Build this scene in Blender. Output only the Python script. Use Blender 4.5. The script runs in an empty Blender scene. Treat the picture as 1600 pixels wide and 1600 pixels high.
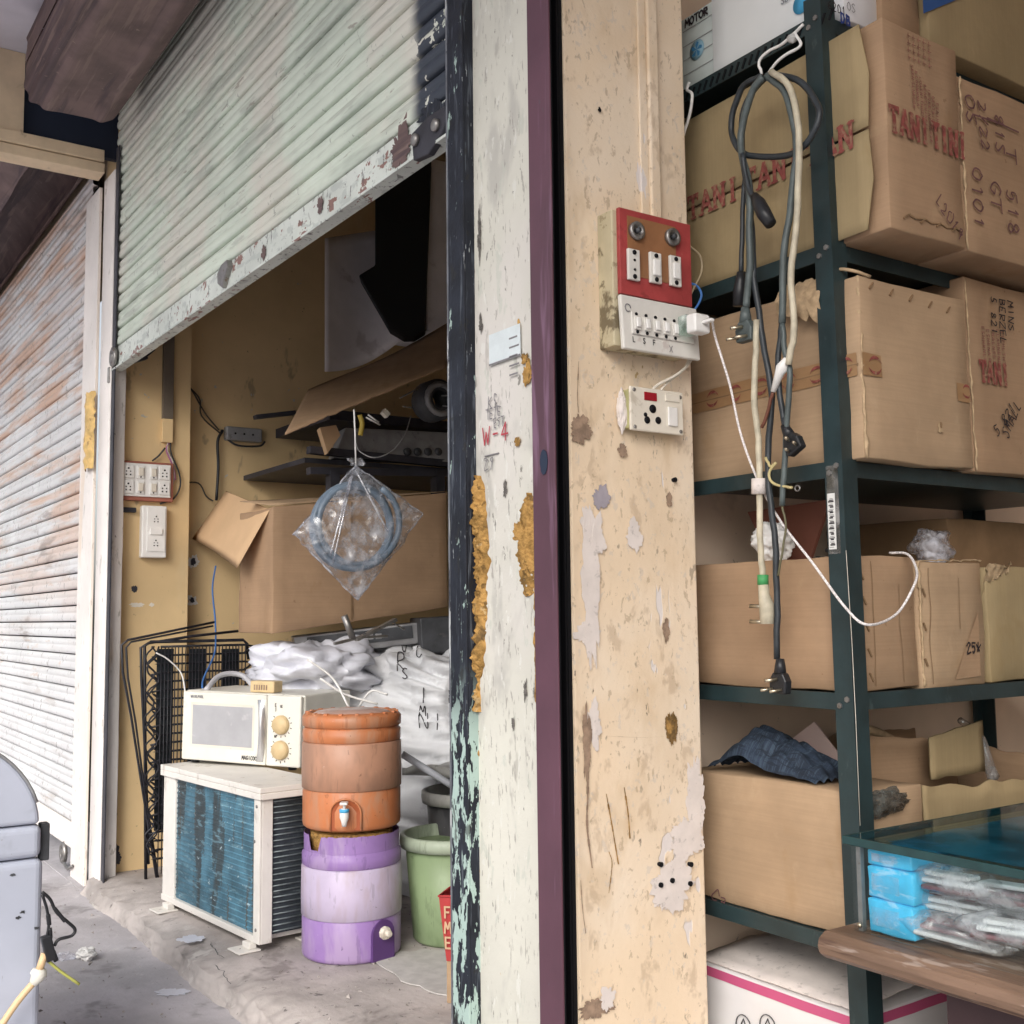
import bpy, bmesh, math, random
from mathutils import Vector, Matrix, noise
random.seed(11)
R_ = math.radians
V = Vector
S = bpy.context.scene
COL = S.collection

# ---------------------------------------------------------------- camera
FPX, YAW, PITCH, ROLL = 1746.4, .59735, .09278, -.01143
CAMZ = 1.32
CF = V((-math.cos(YAW)*math.cos(PITCH), math.sin(YAW)*math.cos(PITCH), math.sin(PITCH)))
_r = CF.cross(V((0, 0, 1))).normalized(); _u = _r.cross(CF)
CR = math.cos(ROLL)*_r + math.sin(ROLL)*_u
CU = -math.sin(ROLL)*_r + math.cos(ROLL)*_u
cam = bpy.data.cameras.new('camera'); cam.sensor_width = 36; cam.lens = FPX/1600*36
cam.clip_start = .05; cam.clip_end = 500
camo = bpy.data.objects.new('camera', cam); COL.objects.link(camo); S.camera = camo
m = Matrix.Identity(4)
for i in range(3):
    m[i][0] = CR[i]; m[i][1] = CU[i]; m[i][2] = -CF[i]
m[2][3] = CAMZ
camo.matrix_world = m

# ---------------------------------------------------------------- world, sun, exposure
SUN_TO = V((.56, -.60, .57)).normalized()
w = bpy.data.worlds.new('World'); S.world = w; w.use_nodes = True
nt = w.node_tree; bg = nt.nodes['Background']
sky = nt.nodes.new('ShaderNodeTexSky'); sky.sky_type = 'NISHITA'; sky.sun_disc = False
sky.sun_elevation = math.asin(SUN_TO.z); sky.sun_rotation = math.atan2(SUN_TO.x, SUN_TO.y)
sky.air_density = 1.0; sky.dust_density = 4.0; sky.ozone_density = 1.0
hs = nt.nodes.new('ShaderNodeHueSaturation'); hs.inputs['Saturation'].default_value = .35
nt.links.new(sky.outputs[0], hs.inputs['Color']); nt.links.new(hs.outputs[0], bg.inputs[0])
bg.inputs[1].default_value = .15
sl = bpy.data.lights.new('sun', 'SUN'); sl.energy = 1.3; sl.angle = R_(40); sl.color = (1, .96, .90)
so = bpy.data.objects.new('sun', sl); COL.objects.link(so)
so.rotation_euler = (-SUN_TO).to_track_quat('-Z', 'Y').to_euler()
vs = S.view_settings; vs.view_transform = 'Standard'; vs.look = 'None'; vs.gamma = 1; vs.use_curve_mapping = False
vs.exposure = .42
S.cycles.max_bounces = 8; S.cycles.diffuse_bounces = 4; S.cycles.glossy_bounces = 3; S.cycles.transparent_max_bounces = 24

# ---------------------------------------------------------------- measuring helper: a picture point on a known plane of the place
def at(x, y, X=None, Y=None, Z=None):
    d = CF*FPX + CR*(x-800) + CU*(800-y)
    if X is not None: t = X/d.x
    elif Y is not None: t = Y/d.y
    else: t = (Z-CAMZ)/d.z
    return V((d.x*t, d.y*t, CAMZ+d.z*t))

# ---------------------------------------------------------------- mesh builder
class MB:
    def __init__(s, xf=None): s.v = []; s.f = []; s.s = []; s.xf = xf
    def add(s, vs, fs, smooth=False):
        o = len(s.v)
        for p in vs:
            p = V(p); s.v.append(s.xf @ p if s.xf else p)
        for f in fs: s.f.append([i+o for i in f]); s.s.append(smooth)
        return s
    def box(s, lo, hi):
        x0, y0, z0 = lo; x1, y1, z1 = hi
        return s.add([(x0,y0,z0),(x1,y0,z0),(x1,y1,z0),(x0,y1,z0),(x0,y0,z1),(x1,y0,z1),(x1,y1,z1),(x0,y1,z1)],
              [(0,3,2,1),(4,5,6,7),(0,1,5,4),(1,2,6,5),(2,3,7,6),(3,0,4,7)])
    def prism(s, poly, ext, smooth=False):
        n = len(poly); ext = V(ext); a = [V(p) for p in poly]
        return s.add(a+[p+ext for p in a], [list(range(n))[::-1], list(range(n, 2*n))]+[(i,(i+1)%n,(i+1)%n+n,i+n) for i in range(n)], smooth)
    def bar(s, a, b, w, h, up=(0,0,1)):
        a = V(a); b = V(b); d = (b-a).normalized(); up = V(up)
        x = d.cross(up); x = x.normalized() if x.length > 1e-5 else V((1,0,0)); y = x.cross(d)
        P = [a+x*i*w/2+y*j*h/2 for i, j in ((-1,-1),(1,-1),(1,1),(-1,1))]
        return s.prism(P, b-a)
    def tube(s, pts, r, n=8, smooth=True, taper=None, sub=0, closed=False):
        pts = [V(p) for p in pts]
        if sub: pts = spline(pts, sub, closed)
        N = len(pts); rings = []; up = None
        for i, p in enumerate(pts):
            a = pts[(i-1) % N] if (i or closed) else p; b = pts[(i+1) % N] if (i < N-1 or closed) else p
            t = (b-a).normalized() if (b-a).length > 1e-9 else V((0,0,1))
            if up is None:
                up = t.cross(V((.3,.5,.8))).normalized()
            up = (up - t*up.dot(t)).normalized(); y = t.cross(up)
            rr = r if taper is None else r*taper(i/(N-1))
            rings.append([p+(up*math.cos(k*2*math.pi/n)+y*math.sin(k*2*math.pi/n))*rr for k in range(n)])
        vs = [q for g in rings for q in g]; fs = []
        for i in range(N if closed else N-1):
            j = (i+1) % N
            for k in range(n): fs.append((i*n+k, i*n+(k+1)%n, j*n+(k+1)%n, j*n+k))
        if not closed: fs += [list(range(n))[::-1], [(N-1)*n+k for k in range(n)]]
        return s.add(vs, fs, smooth)
    def lathe(s, prof, c=(0,0,0), n=32, smooth=True, axis='z', cap=True, a0=0, a1=2*math.pi):
        c = V(c); vs = []; fs = []; full = abs(a1-a0-2*math.pi) < 1e-6; M = n if full else n+1
        for r, z in prof:
            for k in range(M):
                a = a0+(a1-a0)*k/n; x, y = r*math.cos(a), r*math.sin(a)
                vs.append(c+(V((x,y,z)) if axis == 'z' else V((z,x,y)) if axis == 'x' else V((y,-z,x))))
        for i in range(len(prof)-1):
            for k in range(n): fs.append((i*M+k, i*M+(k+1)%M, (i+1)*M+(k+1)%M, (i+1)*M+k))
        if cap and full:
            if prof[0][0] > 1e-6: fs.append(list(range(M))[::-1])
            if prof[-1][0] > 1e-6: fs.append([(len(prof)-1)*M+k for k in range(M)])
        return s.add(vs, fs, smooth)
    def grid(s, fn, nu, nv, smooth=True, thick=None):
        P = [[V(fn(i/nu, j/nv)) for i in range(nu+1)] for j in range(nv+1)]
        vs = [p for r in P for p in r]; W = nu+1
        fs = [(j*W+i, j*W+i+1, (j+1)*W+i+1, (j+1)*W+i) for j in range(nv) for i in range(nu)]
        if thick:
            th = V(thick); o = len(vs); vs = vs+[p+th for p in vs]
            fs2 = [tuple(reversed([q+o for q in f])) for f in fs]
            e = [(i, i+1) for i in range(nu)]+[(nv*W+i+1, nv*W+i) for i in range(nu)]+[((j+1)*W, j*W) for j in range(nv)]+[(j*W+nu, (j+1)*W+nu) for j in range(nv)]
            fs = fs+fs2+[(b, a, a+o, b+o) for a, b in e]
        return s.add(vs, fs, smooth)
    def build(s, name, mat, parent=None, bevel=0, seg=2):
        me = bpy.data.meshes.new(name)
        if parent is not None: mw = WM[parent.name]
        else:
            xs = [p.x for p in s.v]; ys = [p.y for p in s.v]; zs = [p.z for p in s.v]
            mw = Matrix.Translation(((min(xs)+max(xs))/2, (min(ys)+max(ys))/2, min(zs)))
        inv = mw.inverted()
        me.from_pydata([inv @ p for p in s.v], [], s.f)
        me.polygons.foreach_set('use_smooth', s.s)
        bm = bmesh.new(); bm.from_mesh(me); bmesh.ops.recalc_face_normals(bm, faces=bm.faces); bm.to_mesh(me); bm.free()
        if mat: me.materials.append(mat)
        o = bpy.data.objects.new(name, me); COL.objects.link(o)
        if parent is not None: o.parent = parent
        else: o.matrix_world = mw
        WM[o.name] = mw
        if bevel:
            b = o.modifiers.new('b', 'BEVEL'); b.width = bevel; b.segments = seg; b.limit_method = 'ANGLE'; b.angle_limit = R_(40)
        return o
WM = {}
def spline(P, sub=6, closed=False):
    out = []; n = len(P)
    for i in range(n if closed else n-1):
        p0 = P[(i-1) % n] if (i or closed) else P[0]*2-P[1]
        p1, p2 = P[i], P[(i+1) % n]
        p3 = P[(i+2) % n] if (i+2 < n or closed) else P[-1]*2-P[-2]
        for k in range(sub):
            t = k/sub
            out.append(.5*((2*p1)+(p2-p0)*t+(2*p0-5*p1+4*p2-p3)*t*t+(3*p1-p0-3*p2+p3)*t**3))
    if not closed: out.append(P[-1])
    return out
def tag(o, label, cat, group=None, kind=None):
    o['label'] = label; o['category'] = cat
    if group: o['group'] = group
    if kind: o['kind'] = kind
    return o
def thing(name, label, cat, loc, rz=0, group=None, M=None):
    o = bpy.data.objects.new(name, None); COL.objects.link(o); o.empty_display_size = .1
    mw = M if M else Matrix.Translation(V(loc)) @ Matrix.Rotation(rz, 4, 'Z')
    o.matrix_world = mw; WM[o.name] = mw
    return tag(o, label, cat, group)
def struct(o): o['kind'] = 'structure'; return o
def nz(p, f=1, s=0): return noise.noise(V(p)*f+V((s*7.3, s*3.1, s*5.7)))
def nzv(p, f=1, s=0): return noise.noise_vector(V(p)*f+V((s*7.3, s*3.1, s*5.7)))
def frame(o, x, up=(0,0,1)):
    x = V(x).normalized(); up = V(up); y = up.cross(x).normalized(); z = x.cross(y)
    M = Matrix.Identity(4)
    for i in range(3): M[i][0] = x[i]; M[i][1] = y[i]; M[i][2] = z[i]; M[i][3] = o[i]
    return M

# soft, slightly dented box
def gl(n, e): return [0, e]+[e+(1-2*e)*k/n for k in range(1, n)]+[1-e, 1]
def softbox(mb, lo, hi, seg=.05, amp=.004, freq=5, seed=1, edge=.0032, top=True, xf=None, taper=0):
    lo = V(lo); hi = V(hi); d = hi-lo; key = {}; vs = []; fs = []
    G = [gl(max(2, int(d[i]/seg)), min(.3, edge/max(d[i], .01))) for i in range(3)]
    def vid(i, j, k):
        q = (i, j, k)
        if q not in key:
            t = V((G[0][i], G[1][j], G[2][k])); p = V((lo[a]+d[a]*t[a] for a in range(3)))
            ext = [a for a in range(3) if t[a] in (0, 1)]
            if len(ext) > 1:
                for a in ext: p[a] += edge*.45*(1 if t[a] == 0 else -1)
            key[q] = len(vs); vs.append(p)
        return key[q]
    n = [len(g)-1 for g in G]
    for k in (0, n[2]):
        if k and not top: continue
        for i in range(n[0]):
            for j in range(n[1]): fs.append((vid(i,j,k), vid(i+1,j,k), vid(i+1,j+1,k), vid(i,j+1,k)))
    for j in (0, n[1]):
        for i in range(n[0]):
            for k in range(n[2]): fs.append((vid(i,j,k), vid(i+1,j,k), vid(i+1,j,k+1), vid(i,j,k+1)))
    for i in (0, n[0]):
        for j in range(n[1]):
            for k in range(n[2]): fs.append((vid(i,j,k), vid(i,j+1,k), vid(i,j+1,k+1), vid(i,j,k+1)))
    D = lambda p: p + (nzv(p, freq, seed)+nzv(p, freq*2.7, seed+3)*.4)*amp
    vs = [D(p) for p in vs]
    if xf: vs = [xf @ p for p in vs]
    mb.add(vs, fs, True)
    return D

# ---------------------------------------------------------------- print and handwriting: strokes as thin ribbons on a surface
GL = {'0':[[(.5,1),(.12,.75),(.1,.3),(.4,0),(.8,.2),(.85,.7),(.5,1)]],'1':[[(.35,.8),(.55,1),(.5,0)]],'2':[[(.1,.8),(.4,1),(.8,.8),(.6,.45),(.1,0),(.9,.05)]],
'3':[[(.1,.9),(.6,1),(.75,.75),(.4,.55),(.8,.3),(.5,0),(.1,.12)]],'4':[[(.6,0),(.65,1),(.1,.35),(.95,.35)]],'5':[[(.85,1),(.25,.95),(.2,.55),(.6,.6),(.8,.3),(.5,0),(.1,.08)]],
'6':[[(.75,1),(.3,.7),(.15,.25),(.5,0),(.8,.25),(.55,.48),(.2,.3)]],'8':[[(.5,.52),(.2,.75),(.5,1),(.8,.75),(.5,.52),(.15,.22),(.5,0),(.85,.22),(.5,.52)]],'9':[[(.75,.65),(.45,.5),(.2,.75),(.5,1),(.78,.8),(.7,.3),(.5,0)]],
'A':[[(0,0),(.5,1),(1,0)],[(.2,.35),(.8,.35)]],'B':[[(.1,0),(.1,1),(.7,.9),(.7,.6),(.1,.52),(.8,.4),(.8,.08),(.1,0)]],'C':[[(.9,.85),(.5,1),(.12,.6),(.2,.15),(.6,0),(.9,.15)]],'D':[[(.1,0),(.1,1),(.6,.9),(.85,.5),(.6,.1),(.1,0)]],
'E':[[(.85,1),(.1,1),(.1,0),(.9,0)],[(.1,.52),(.7,.52)]],'F':[[(.85,1),(.1,1),(.1,0)],[(.1,.52),(.7,.52)]],'G':[[(.9,.85),(.5,1),(.12,.6),(.2,.15),(.6,0),(.9,.2),(.9,.45),(.55,.45)]],'H':[[(.1,0),(.1,1)],[(.9,0),(.9,1)],[(.1,.5),(.9,.5)]],
'I':[[(.5,0),(.5,1)]],'K':[[(.1,0),(.1,1)],[(.85,1),(.1,.45),(.9,0)]],'L':[[(.15,1),(.15,0),(.85,0)]],'M':[[(0,0),(.15,1),(.5,.4),(.85,1),(1,0)]],'N':[[(.08,0),(.08,1),(.92,0),(.92,1)]],'O':[[(.5,1),(.08,.7),(.08,.3),(.5,0),(.92,.3),(.92,.7),(.5,1)]],
'P':[[(.1,0),(.1,1),(.75,.92),(.8,.6),(.1,.48)]],'R':[[(.1,0),(.1,1),(.75,.92),(.8,.6),(.1,.48),(.9,0)]],'S':[[(.85,.9),(.45,1),(.15,.78),(.5,.52),(.85,.25),(.5,0),(.1,.12)]],'T':[[(0,1),(1,1)],[(.5,1),(.5,0)]],'U':[[(.1,1),(.12,.25),(.5,0),(.88,.25),(.9,1)]],
'V':[[(0,1),(.5,0),(1,1)]],'W':[[(0,1),(.25,0),(.5,.7),(.75,0),(1,1)]],'X':[[(0,1),(1,0)],[(1,1),(0,0)]],'Y':[[(0,1),(.5,.5),(1,1)],[(.5,.5),(.5,0)]],'Z':[[(0,1),(1,1),(0,0),(1,0)]],'/':[[(.2,0),(.8,1.1)]],'-':[[(.2,.5),(.8,.5)]],'|':[[(.5,-.2),(.5,1.2)]],'_':[[(0,-.1),(1.1,0)]],
'*':[[(.1,.2),(.9,.8)],[(.1,.8),(.9,.2)],[(.5,.05),(.5,.95)]],' ':[]}
SER = {'T':[(.5,0,.5),(0,.9,0),(1,.9,0)],'I':[(.5,0,.5),(.5,1,.5)],'A':[(0,0,.4),(1,0,.4)],'N':[(.08,0,.4),(.08,1,.3),(.92,1,.4)]}
LIFT = [0]
def ribbon(mb, pts, wd, P):
    n = len(pts)
    for i in range(n-1):
        a = V((*pts[i], 0)); b = V((*pts[i+1], 0)); d = b-a
        if d.length < 1e-7: continue
        d.normalize(); q = V((-d.y, d.x, 0))*wd/2; a2 = a-d*wd*.35; b2 = b+d*wd*.35
        LIFT[0] = (LIFT[0]+1) % 12; lf = LIFT[0]*.00009
        mb.add([P(t.x, t.y, lf) for t in (a2-q, b2-q, b2+q, a2+q)], [(0,1,2,3)])
def write(name, txt, o, rx, up, h, wd, mat, parent, asp=.62, gap=.28, off=.0012, D=None, jit=.0, sm=True, serif=False, rot=0, hollow=False):
    """strokes on the plane through o (lower left) with right rx and up; D displaces like the surface below"""
    rx = V(rx).normalized(); up = V(up).normalized(); nm = rx.cross(up)
    c, s_ = math.cos(rot), math.sin(rot); rx, up = rx*c+up*s_, up*c-rx*s_
    o = V(o); mb = MB(); x = 0
    def P(a, b, lf=0):
        p = o+rx*a+up*b
        if D: p = D(p)
        return p+nm*(off+lf)
    for ch in txt:
        for st in GL.get(ch, []):
            pts = [V((u*h*asp+random.uniform(-jit, jit)*h, v*h+random.uniform(-jit, jit)*h, 0)) for u, v in st]
            if sm and len(pts) > 2 and ch in '02356789CGSOU': pts = spline(pts, 4)
            ribbon(mb, [(x+p.x, p.y) for p in pts], wd if not (serif and ch in 'AN' and st[0][0] > .6) else wd*.5, P)
        if serif:
            for u, v, k in SER.get(ch, []):
                if k: ribbon(mb, [(x+(u-.25)*h*asp, v*h), (x+(u+.25)*h*asp, v*h)], wd*.45, P)
                else: ribbon(mb, [(x+u*h*asp, (v-.12)*h), (x+u*h*asp, (v+.1)*h)], wd*.45, P)
        x += h*asp*(1+gap) if ch != ' ' else h*asp*.6
    return mb.build(name, mat, parent)
def blob(name, c, rx, up, a, b, mat, parent, seed=0, off=.001, n=150, rough=.45, thick=.0006):
    rx = V(rx).normalized(); up = V(up).normalized(); nm = rx.cross(up); c = V(c); P = []
    for k in range(n):
        t = 2*math.pi*k/n; r = 1+rough*nz((math.cos(t)*1.5, math.sin(t)*1.5, seed*3.7))+rough*.7*nz((math.cos(t)*4, math.sin(t)*4, seed*1.7))+rough*.28*nz((math.cos(t)*13, math.sin(t)*13, seed*2.7))+rough*.22*nz((math.cos(t)*30, math.sin(t)*30, seed*4.7))
        P.append(c+rx*a*r*math.cos(t)+up*b*r*math.sin(t)+nm*(off-thick))
    mb = MB(); mb.prism(P, nm*thick); return mb.build(name, mat, parent)

# ---------------------------------------------------------------- materials
def newmat(n):
    m = bpy.data.materials.new(n); m.use_nodes = True; t = m.node_tree
    return m, t, t.nodes, t.links, t.nodes['Principled BSDF']
def ntex(t, scale, detail=6, rough=.6, coord='pos', dist=0):
    N = t.nodes; L = t.links
    if coord == 'pos': c = N.new('ShaderNodeNewGeometry').outputs['Position']
    else: c = N.new('ShaderNodeTexCoord').outputs['Object']
    mp = N.new('ShaderNodeMapping'); mp.inputs['Scale'].default_value = scale if hasattr(scale, '__len__') else (scale,)*3
    mp.inputs['Location'].default_value = (random.uniform(-9, 9), random.uniform(-9, 9), random.uniform(-9, 9))
    L.new(c, mp.inputs[0]); x = N.new('ShaderNodeTexNoise'); x.inputs['Scale'].default_value = 1
    x.inputs['Detail'].default_value = min(detail, 4); x.inputs['Roughness'].default_value = rough; x.inputs['Distortion'].default_value = dist
    L.new(mp.outputs[0], x.inputs['Vector']); return x.outputs['Fac']
def ramp(t, src, a, b):
    r = t.nodes.new('ShaderNodeMapRange'); r.inputs['From Min'].default_value = a; r.inputs['From Max'].default_value = b; r.clamp = True
    r.interpolation_type = 'SMOOTHSTEP'; t.links.new(src, r.inputs['Value']); return r.outputs[0]
def mixc(t, fac, a, b, blend='MIX'):
    x = t.nodes.new('ShaderNodeMix'); x.data_type = 'RGBA'; x.blend_type = blend
    if isinstance(fac, (int, float)): x.inputs[0].default_value = fac
    else: t.links.new(fac, x.inputs[0])
    for v, i in ((a, 6), (b, 7)):
        if isinstance(v, tuple): x.inputs[i].default_value = (*v[:3], 1)
        else: t.links.new(v, x.inputs[i])
    return x.outputs[2]
def mul(t, a, b, op='MULTIPLY'):
    x = t.nodes.new('ShaderNodeMath'); x.operation = op
    for v, i in ((a, 0), (b, 1)):
        if isinstance(v, (int, float)): x.inputs[i].default_value = v
        else: t.links.new(v, x.inputs[i])
    return x.outputs[0]
def M(name, col, rough=.6, metal=0, var=.12, vs=4, layers=(), bump=(60, .15), spec=.4, coord='pos', grain=None, tint=None):
    """base colour with soft variation; layers = (colour, scale, threshold, softness, strength): shaped wear on top"""
    m, t, N, L, b = newmat(name)
    c = mixc(t, mul(t, ramp(t, ntex(t, vs, 5, coord=coord), .3, .7), 1), tuple(max(0, v*(1-var)) for v in col), tuple(min(1, v*(1+var)) for v in col))
    if tint: c = mixc(t, ramp(t, ntex(t, tint[1], 4, coord=coord), .42, .62), c, tint[0])
    if grain: c = mixc(t, mul(t, ramp(t, ntex(t, grain[0], 3, coord=coord), .35, .65), grain[1]), c, (0, 0, 0), 'MULTIPLY') if False else mixc(t, mul(t, ramp(t, ntex(t, grain[0], 3, coord=coord), .35, .65), grain[1]), c, tuple(v*.5 for v in col))
    hsum = None; ro = None
    for ly in layers:
        lc, sc, th, so_, st = ly[:5]
        f = mul(t, ramp(t, ntex(t, sc, 8, .65, coord=coord, dist=.3), th, th+so_), st)
        if len(ly) > 5:
            sx = N.new('ShaderNodeSeparateXYZ'); L.new(N.new('ShaderNodeNewGeometry').outputs['Position'], sx.inputs[0]); ax = ly[5]; f = mul(t, f, ramp(t, sx.outputs['XYZ'.index(ax[0])], ax[1], ax[2])); f = ramp(t, f, .25, .6) if so_ < .06 else f
        c = mixc(t, f, c, lc)
        if so_ < .04: hsum = f if hsum is None else mul(t, hsum, f, 'MAXIMUM')
    L.new(c, b.inputs['Base Color']); b.inputs['Roughness'].default_value = rough; b.inputs['Metallic'].default_value = metal
    b.inputs['Specular IOR Level'].default_value = spec
    if bump or hsum is not None:
        bp = N.new('ShaderNodeBump'); bp.inputs['Strength'].default_value = bump[1] if bump else .3; bp.inputs['Distance'].default_value = .004
        h = ntex(t, bump[0] if bump else 50, 4, coord=coord)
        if hsum is not None: h = mul(t, h, mul(t, hsum, 1.2), 'SUBTRACT')
        L.new(h, bp.inputs['Height']); L.new(bp.outputs[0], b.inputs['Normal'])
    return m
def flat(name, col, rough=.5, metal=0, spec=.4):
    m, t, N, L, b = newmat(name); b.inputs['Base Color'].default_value = (*col, 1); b.inputs['Roughness'].default_value = rough
    b.inputs['Metallic'].default_value = metal; b.inputs['Specular IOR Level'].default_value = spec; return m
def clear(name, col=(1,1,1), opac=.12, dif=(.8,.82,.85), gloss=.12, rough=.12, fres=1.45):
    """thin clear film or glass: tinted see-through, a little milky diffuse, fresnel gloss"""
    m, t, N, L, b = newmat(name); N.remove(b); out = N['Material Output']
    tr = N.new('ShaderNodeBsdfTransparent'); tr.inputs[0].default_value = (*col, 1)
    df = N.new('ShaderNodeBsdfDiffuse'); df.inputs[0].default_value = (*dif, 1)
    tl = N.new('ShaderNodeBsdfTranslucent'); tl.inputs[0].default_value = (*dif, 1)
    a0 = N.new('ShaderNodeMixShader'); a0.inputs[0].default_value = .4; L.new(df.outputs[0], a0.inputs[1]); L.new(tl.outputs[0], a0.inputs[2])
    a = N.new('ShaderNodeMixShader'); L.new(mul(t, ramp(t, ntex(t, 18, 5), .35, .75), opac*2), a.inputs[0]); L.new(tr.outputs[0], a.inputs[1]); L.new(a0.outputs[0], a.inputs[2])
    g = N.new('ShaderNodeBsdfGlossy'); g.inputs['Roughness'].default_value = rough
    lw = N.new('ShaderNodeLayerWeight'); lw.inputs[0].default_value = .5; f0 = ((fres-1)/(fres+1))**2
    fr = mul(t, mul(t, mul(t, lw.outputs['Facing'], 4.5, 'POWER'), .85*(1-f0)), f0, 'ADD')
    x = N.new('ShaderNodeMixShader'); L.new(mul(t, fr, gloss, 'ADD') if gloss else fr, x.inputs[0]); L.new(a.outputs[0], x.inputs[1]); L.new(g.outputs[0], x.inputs[2])
    L.new(x.outputs[0], out.inputs[0]); return m

RUST = (.30, .12, .05); DIRT = (.16, .13, .10); GREY = (.22, .22, .22)
MT = {}
MT['street'] = M('street_concrete', (.47, .45, .47), .85, var=.2, vs=2.2, bump=(35, .9), spec=.2, layers=[((.20,.19,.19), 3.5, .57, .12, .55), ((.62,.60,.60), 9, .62, .08, .5), ((.13,.12,.12), 28, .66, .05, .6)])
MT['floor'] = M('shop_concrete', (.45, .41, .39), .85, var=.25, vs=3, bump=(30, 1.0), spec=.2, layers=[((.18,.16,.15), 4, .56, .12, .6), ((.58,.55,.52), 6, .60, .06, .6), ((.10,.09,.09), 22, .64, .05, .7)])
MT['yellow'] = M('mustard_plaster', (.68, .50, .275), .8, var=.10, vs=1.6, bump=(45, .25), spec=.25, layers=[((.70,.58,.38), (2,2,1), .60, .12, .5), ((.26,.20,.14), (5,5,2.5), .64, .06, .6), ((.5,.47,.42), 14, .70, .01, 1), ((.14,.11,.09), 40, .70, .03, .7)])
MT['cream'] = M('cream_wall_paint', (.76, .61, .445), .75, var=.07, vs=1.8, bump=(60, .35), spec=.25, tint=((.80,.68,.54), 1.3), layers=[((.58,.43,.27), (5,5,2.5), .53, .14, .45), ((.46,.34,.23), (14,14,9), .57, .10, .5), ((.40,.30,.20), (60,60,34), .60, .05, .55), ((.55,.50,.46), (40,40,30), .60, .05, .4), ((.70,.66,.66), (6,6,2.2), .655, .012, .85), ((.30,.24,.18), (16,16,9), .66, .04, .7), ((.45,.33,.17), (9,9,5), .70, .008, 1), ((.16,.13,.10), (60,60,22), .70, .03, .8)])
MT['pillar'] = M('pale_pillar_paint', (.60, .59, .525), .75, var=.08, vs=2.2, bump=(55, .3), spec=.25, tint=((.63,.60,.57), 1.1), layers=[((.42,.41,.38), (5,5,2.2), .52, .12, .7), ((.25,.23,.21), (95,95,20), .61, .03, .6), ((.70,.70,.66), (40,40,14), .62, .03, .5), ((.50,.52,.46), (20,20,8), .60, .05, .6), ((.33,.31,.28), (14,14,5), .64, .05, .5), ((.17,.16,.14), (38,38,15), .67, .02, .8), ((.50,.30,.09), (8,8,3.5), .70, .012, 1)])
MT['mortar'] = M('ochre_mortar', (.36, .21, .07), .95, var=.4, vs=30, bump=(160, 1.0), spec=.1, layers=[((.15,.09,.035), 46, .54, .1, .85), ((.52,.38,.20), 30, .62, .05, .6), ((.10,.07,.04), 12, .60, .06, .6)])
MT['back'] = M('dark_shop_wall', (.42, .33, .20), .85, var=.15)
MT['shelfwall'] = M('pinkish_wall', (.68, .54, .42), .8, var=.1, vs=2, bump=(40, .2), layers=[((.42,.32,.25), 5, .6, .1, .4), ((.25,.19,.15), 30, .68, .03, .6)])
MT['ceil'] = M('lilac_ceiling', (.62, .60, .68), .85, var=.1, vs=2, layers=[((.3,.28,.33), 3, .58, .12, .6)])
MT['cowl'] = M('brown_shutter_cover', (.15, .10, .095), .65, var=.25, vs=5, bump=((2,40,40), .5), layers=[((.06,.04,.05), (.6,10,10), .50, .1, .7), ((.24,.17,.15), (1.5,24,24), .56, .06, .6), ((.30,.22,.18), 26, .66, .04, .6)])
MT['navy'] = flat('navy_shade_and_rub', (.018, .028, .055), .55)
MT['beam'] = M('cream_beam', (.66, .52, .36), .8, var=.12, layers=[((.35,.26,.18), 8, .6, .1, .6)])
MT['slat'] = M('pale_green_shutter', (.62, .69, .60), .5, var=.10, vs=1.8, bump=(40, .1), spec=.4, tint=((.66,.65,.58), 1.6), layers=[((.34,.39,.34), (.9,5,9), .52, .14, .5), ((.36,.38,.34), (2.5,12,30), .57, .08, .45), ((.20,.16,.13), (4,20,30), .65, .05, .6), ((.13,.13,.12), (30,30,9), .66, .03, .5), ((.36,.15,.09), (5,16,18), .71, .015, .9), ((.11,.10,.10), (34,50,16), .70, .02, .8), ((.045,.055,.075), (9,9,9), .40, .03, 1, ('X', -2.74, -2.44))])
MT['slat2'] = M('pale_grey_shutter', (.70, .71, .72), .5, var=.08, vs=2, bump=(40, .1), spec=.4, tint=((.66,.66,.67), 1.0), layers=[((.60,.36,.23), (.7,3,7), .42, .22, .8, ('Z', .9, 2.4)), ((.46,.42,.39), (1.5,8,14), .56, .14, .5), ((.58,.42,.31), (3,8,16), .64, .08, .5), ((.22,.17,.15), (1.0,4,6), .60, .12, .6), ((.20,.18,.17), (40,40,12), .62, .03, .7), ((.16,.13,.11), (18,30,14), .69, .03, .8)])
MT['rail'] = M('chipped_bottom_rail', (.60, .64, .60), .5, var=.1, vs=5, layers=[((.40,.44,.42), (9,20,20), .52, .08, .6), ((.24,.12,.10), (7,14,11), .60, .015, .95), ((.10,.10,.10), (44,44,14), .60, .02, .8)])
MT['guide'] = M('black_blue_guide', (.014, .017, .026), .55, var=.35, vs=9, spec=.3, bump=(60, .3), layers=[((.13,.15,.18), (70,70,5), .57, .08, .5), ((.48,.52,.54), (90,90,14), .66, .03, .7), ((.38,.50,.46), (34,34,11), .50, .02, .9, ('Z', 1.5, .7)), ((.38,.50,.46), (34,34,11), .66, .015, .85), ((.02,.02,.02), (20,20,10), .62, .04, .7)])
MT['guide2'] = M('dark_guide', (.035, .035, .045), .5, var=.3, vs=9)
MT['white_post'] = M('white_post', (.80, .76, .73), .6, var=.06, vs=3, layers=[((.45,.42,.38), (30,30,9), .62, .06, .7), ((.15,.13,.12), (40,40,12), .70, .03, .8), ((.70,.55,.40), (4,4,1), .60, .1, .5)])
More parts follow.
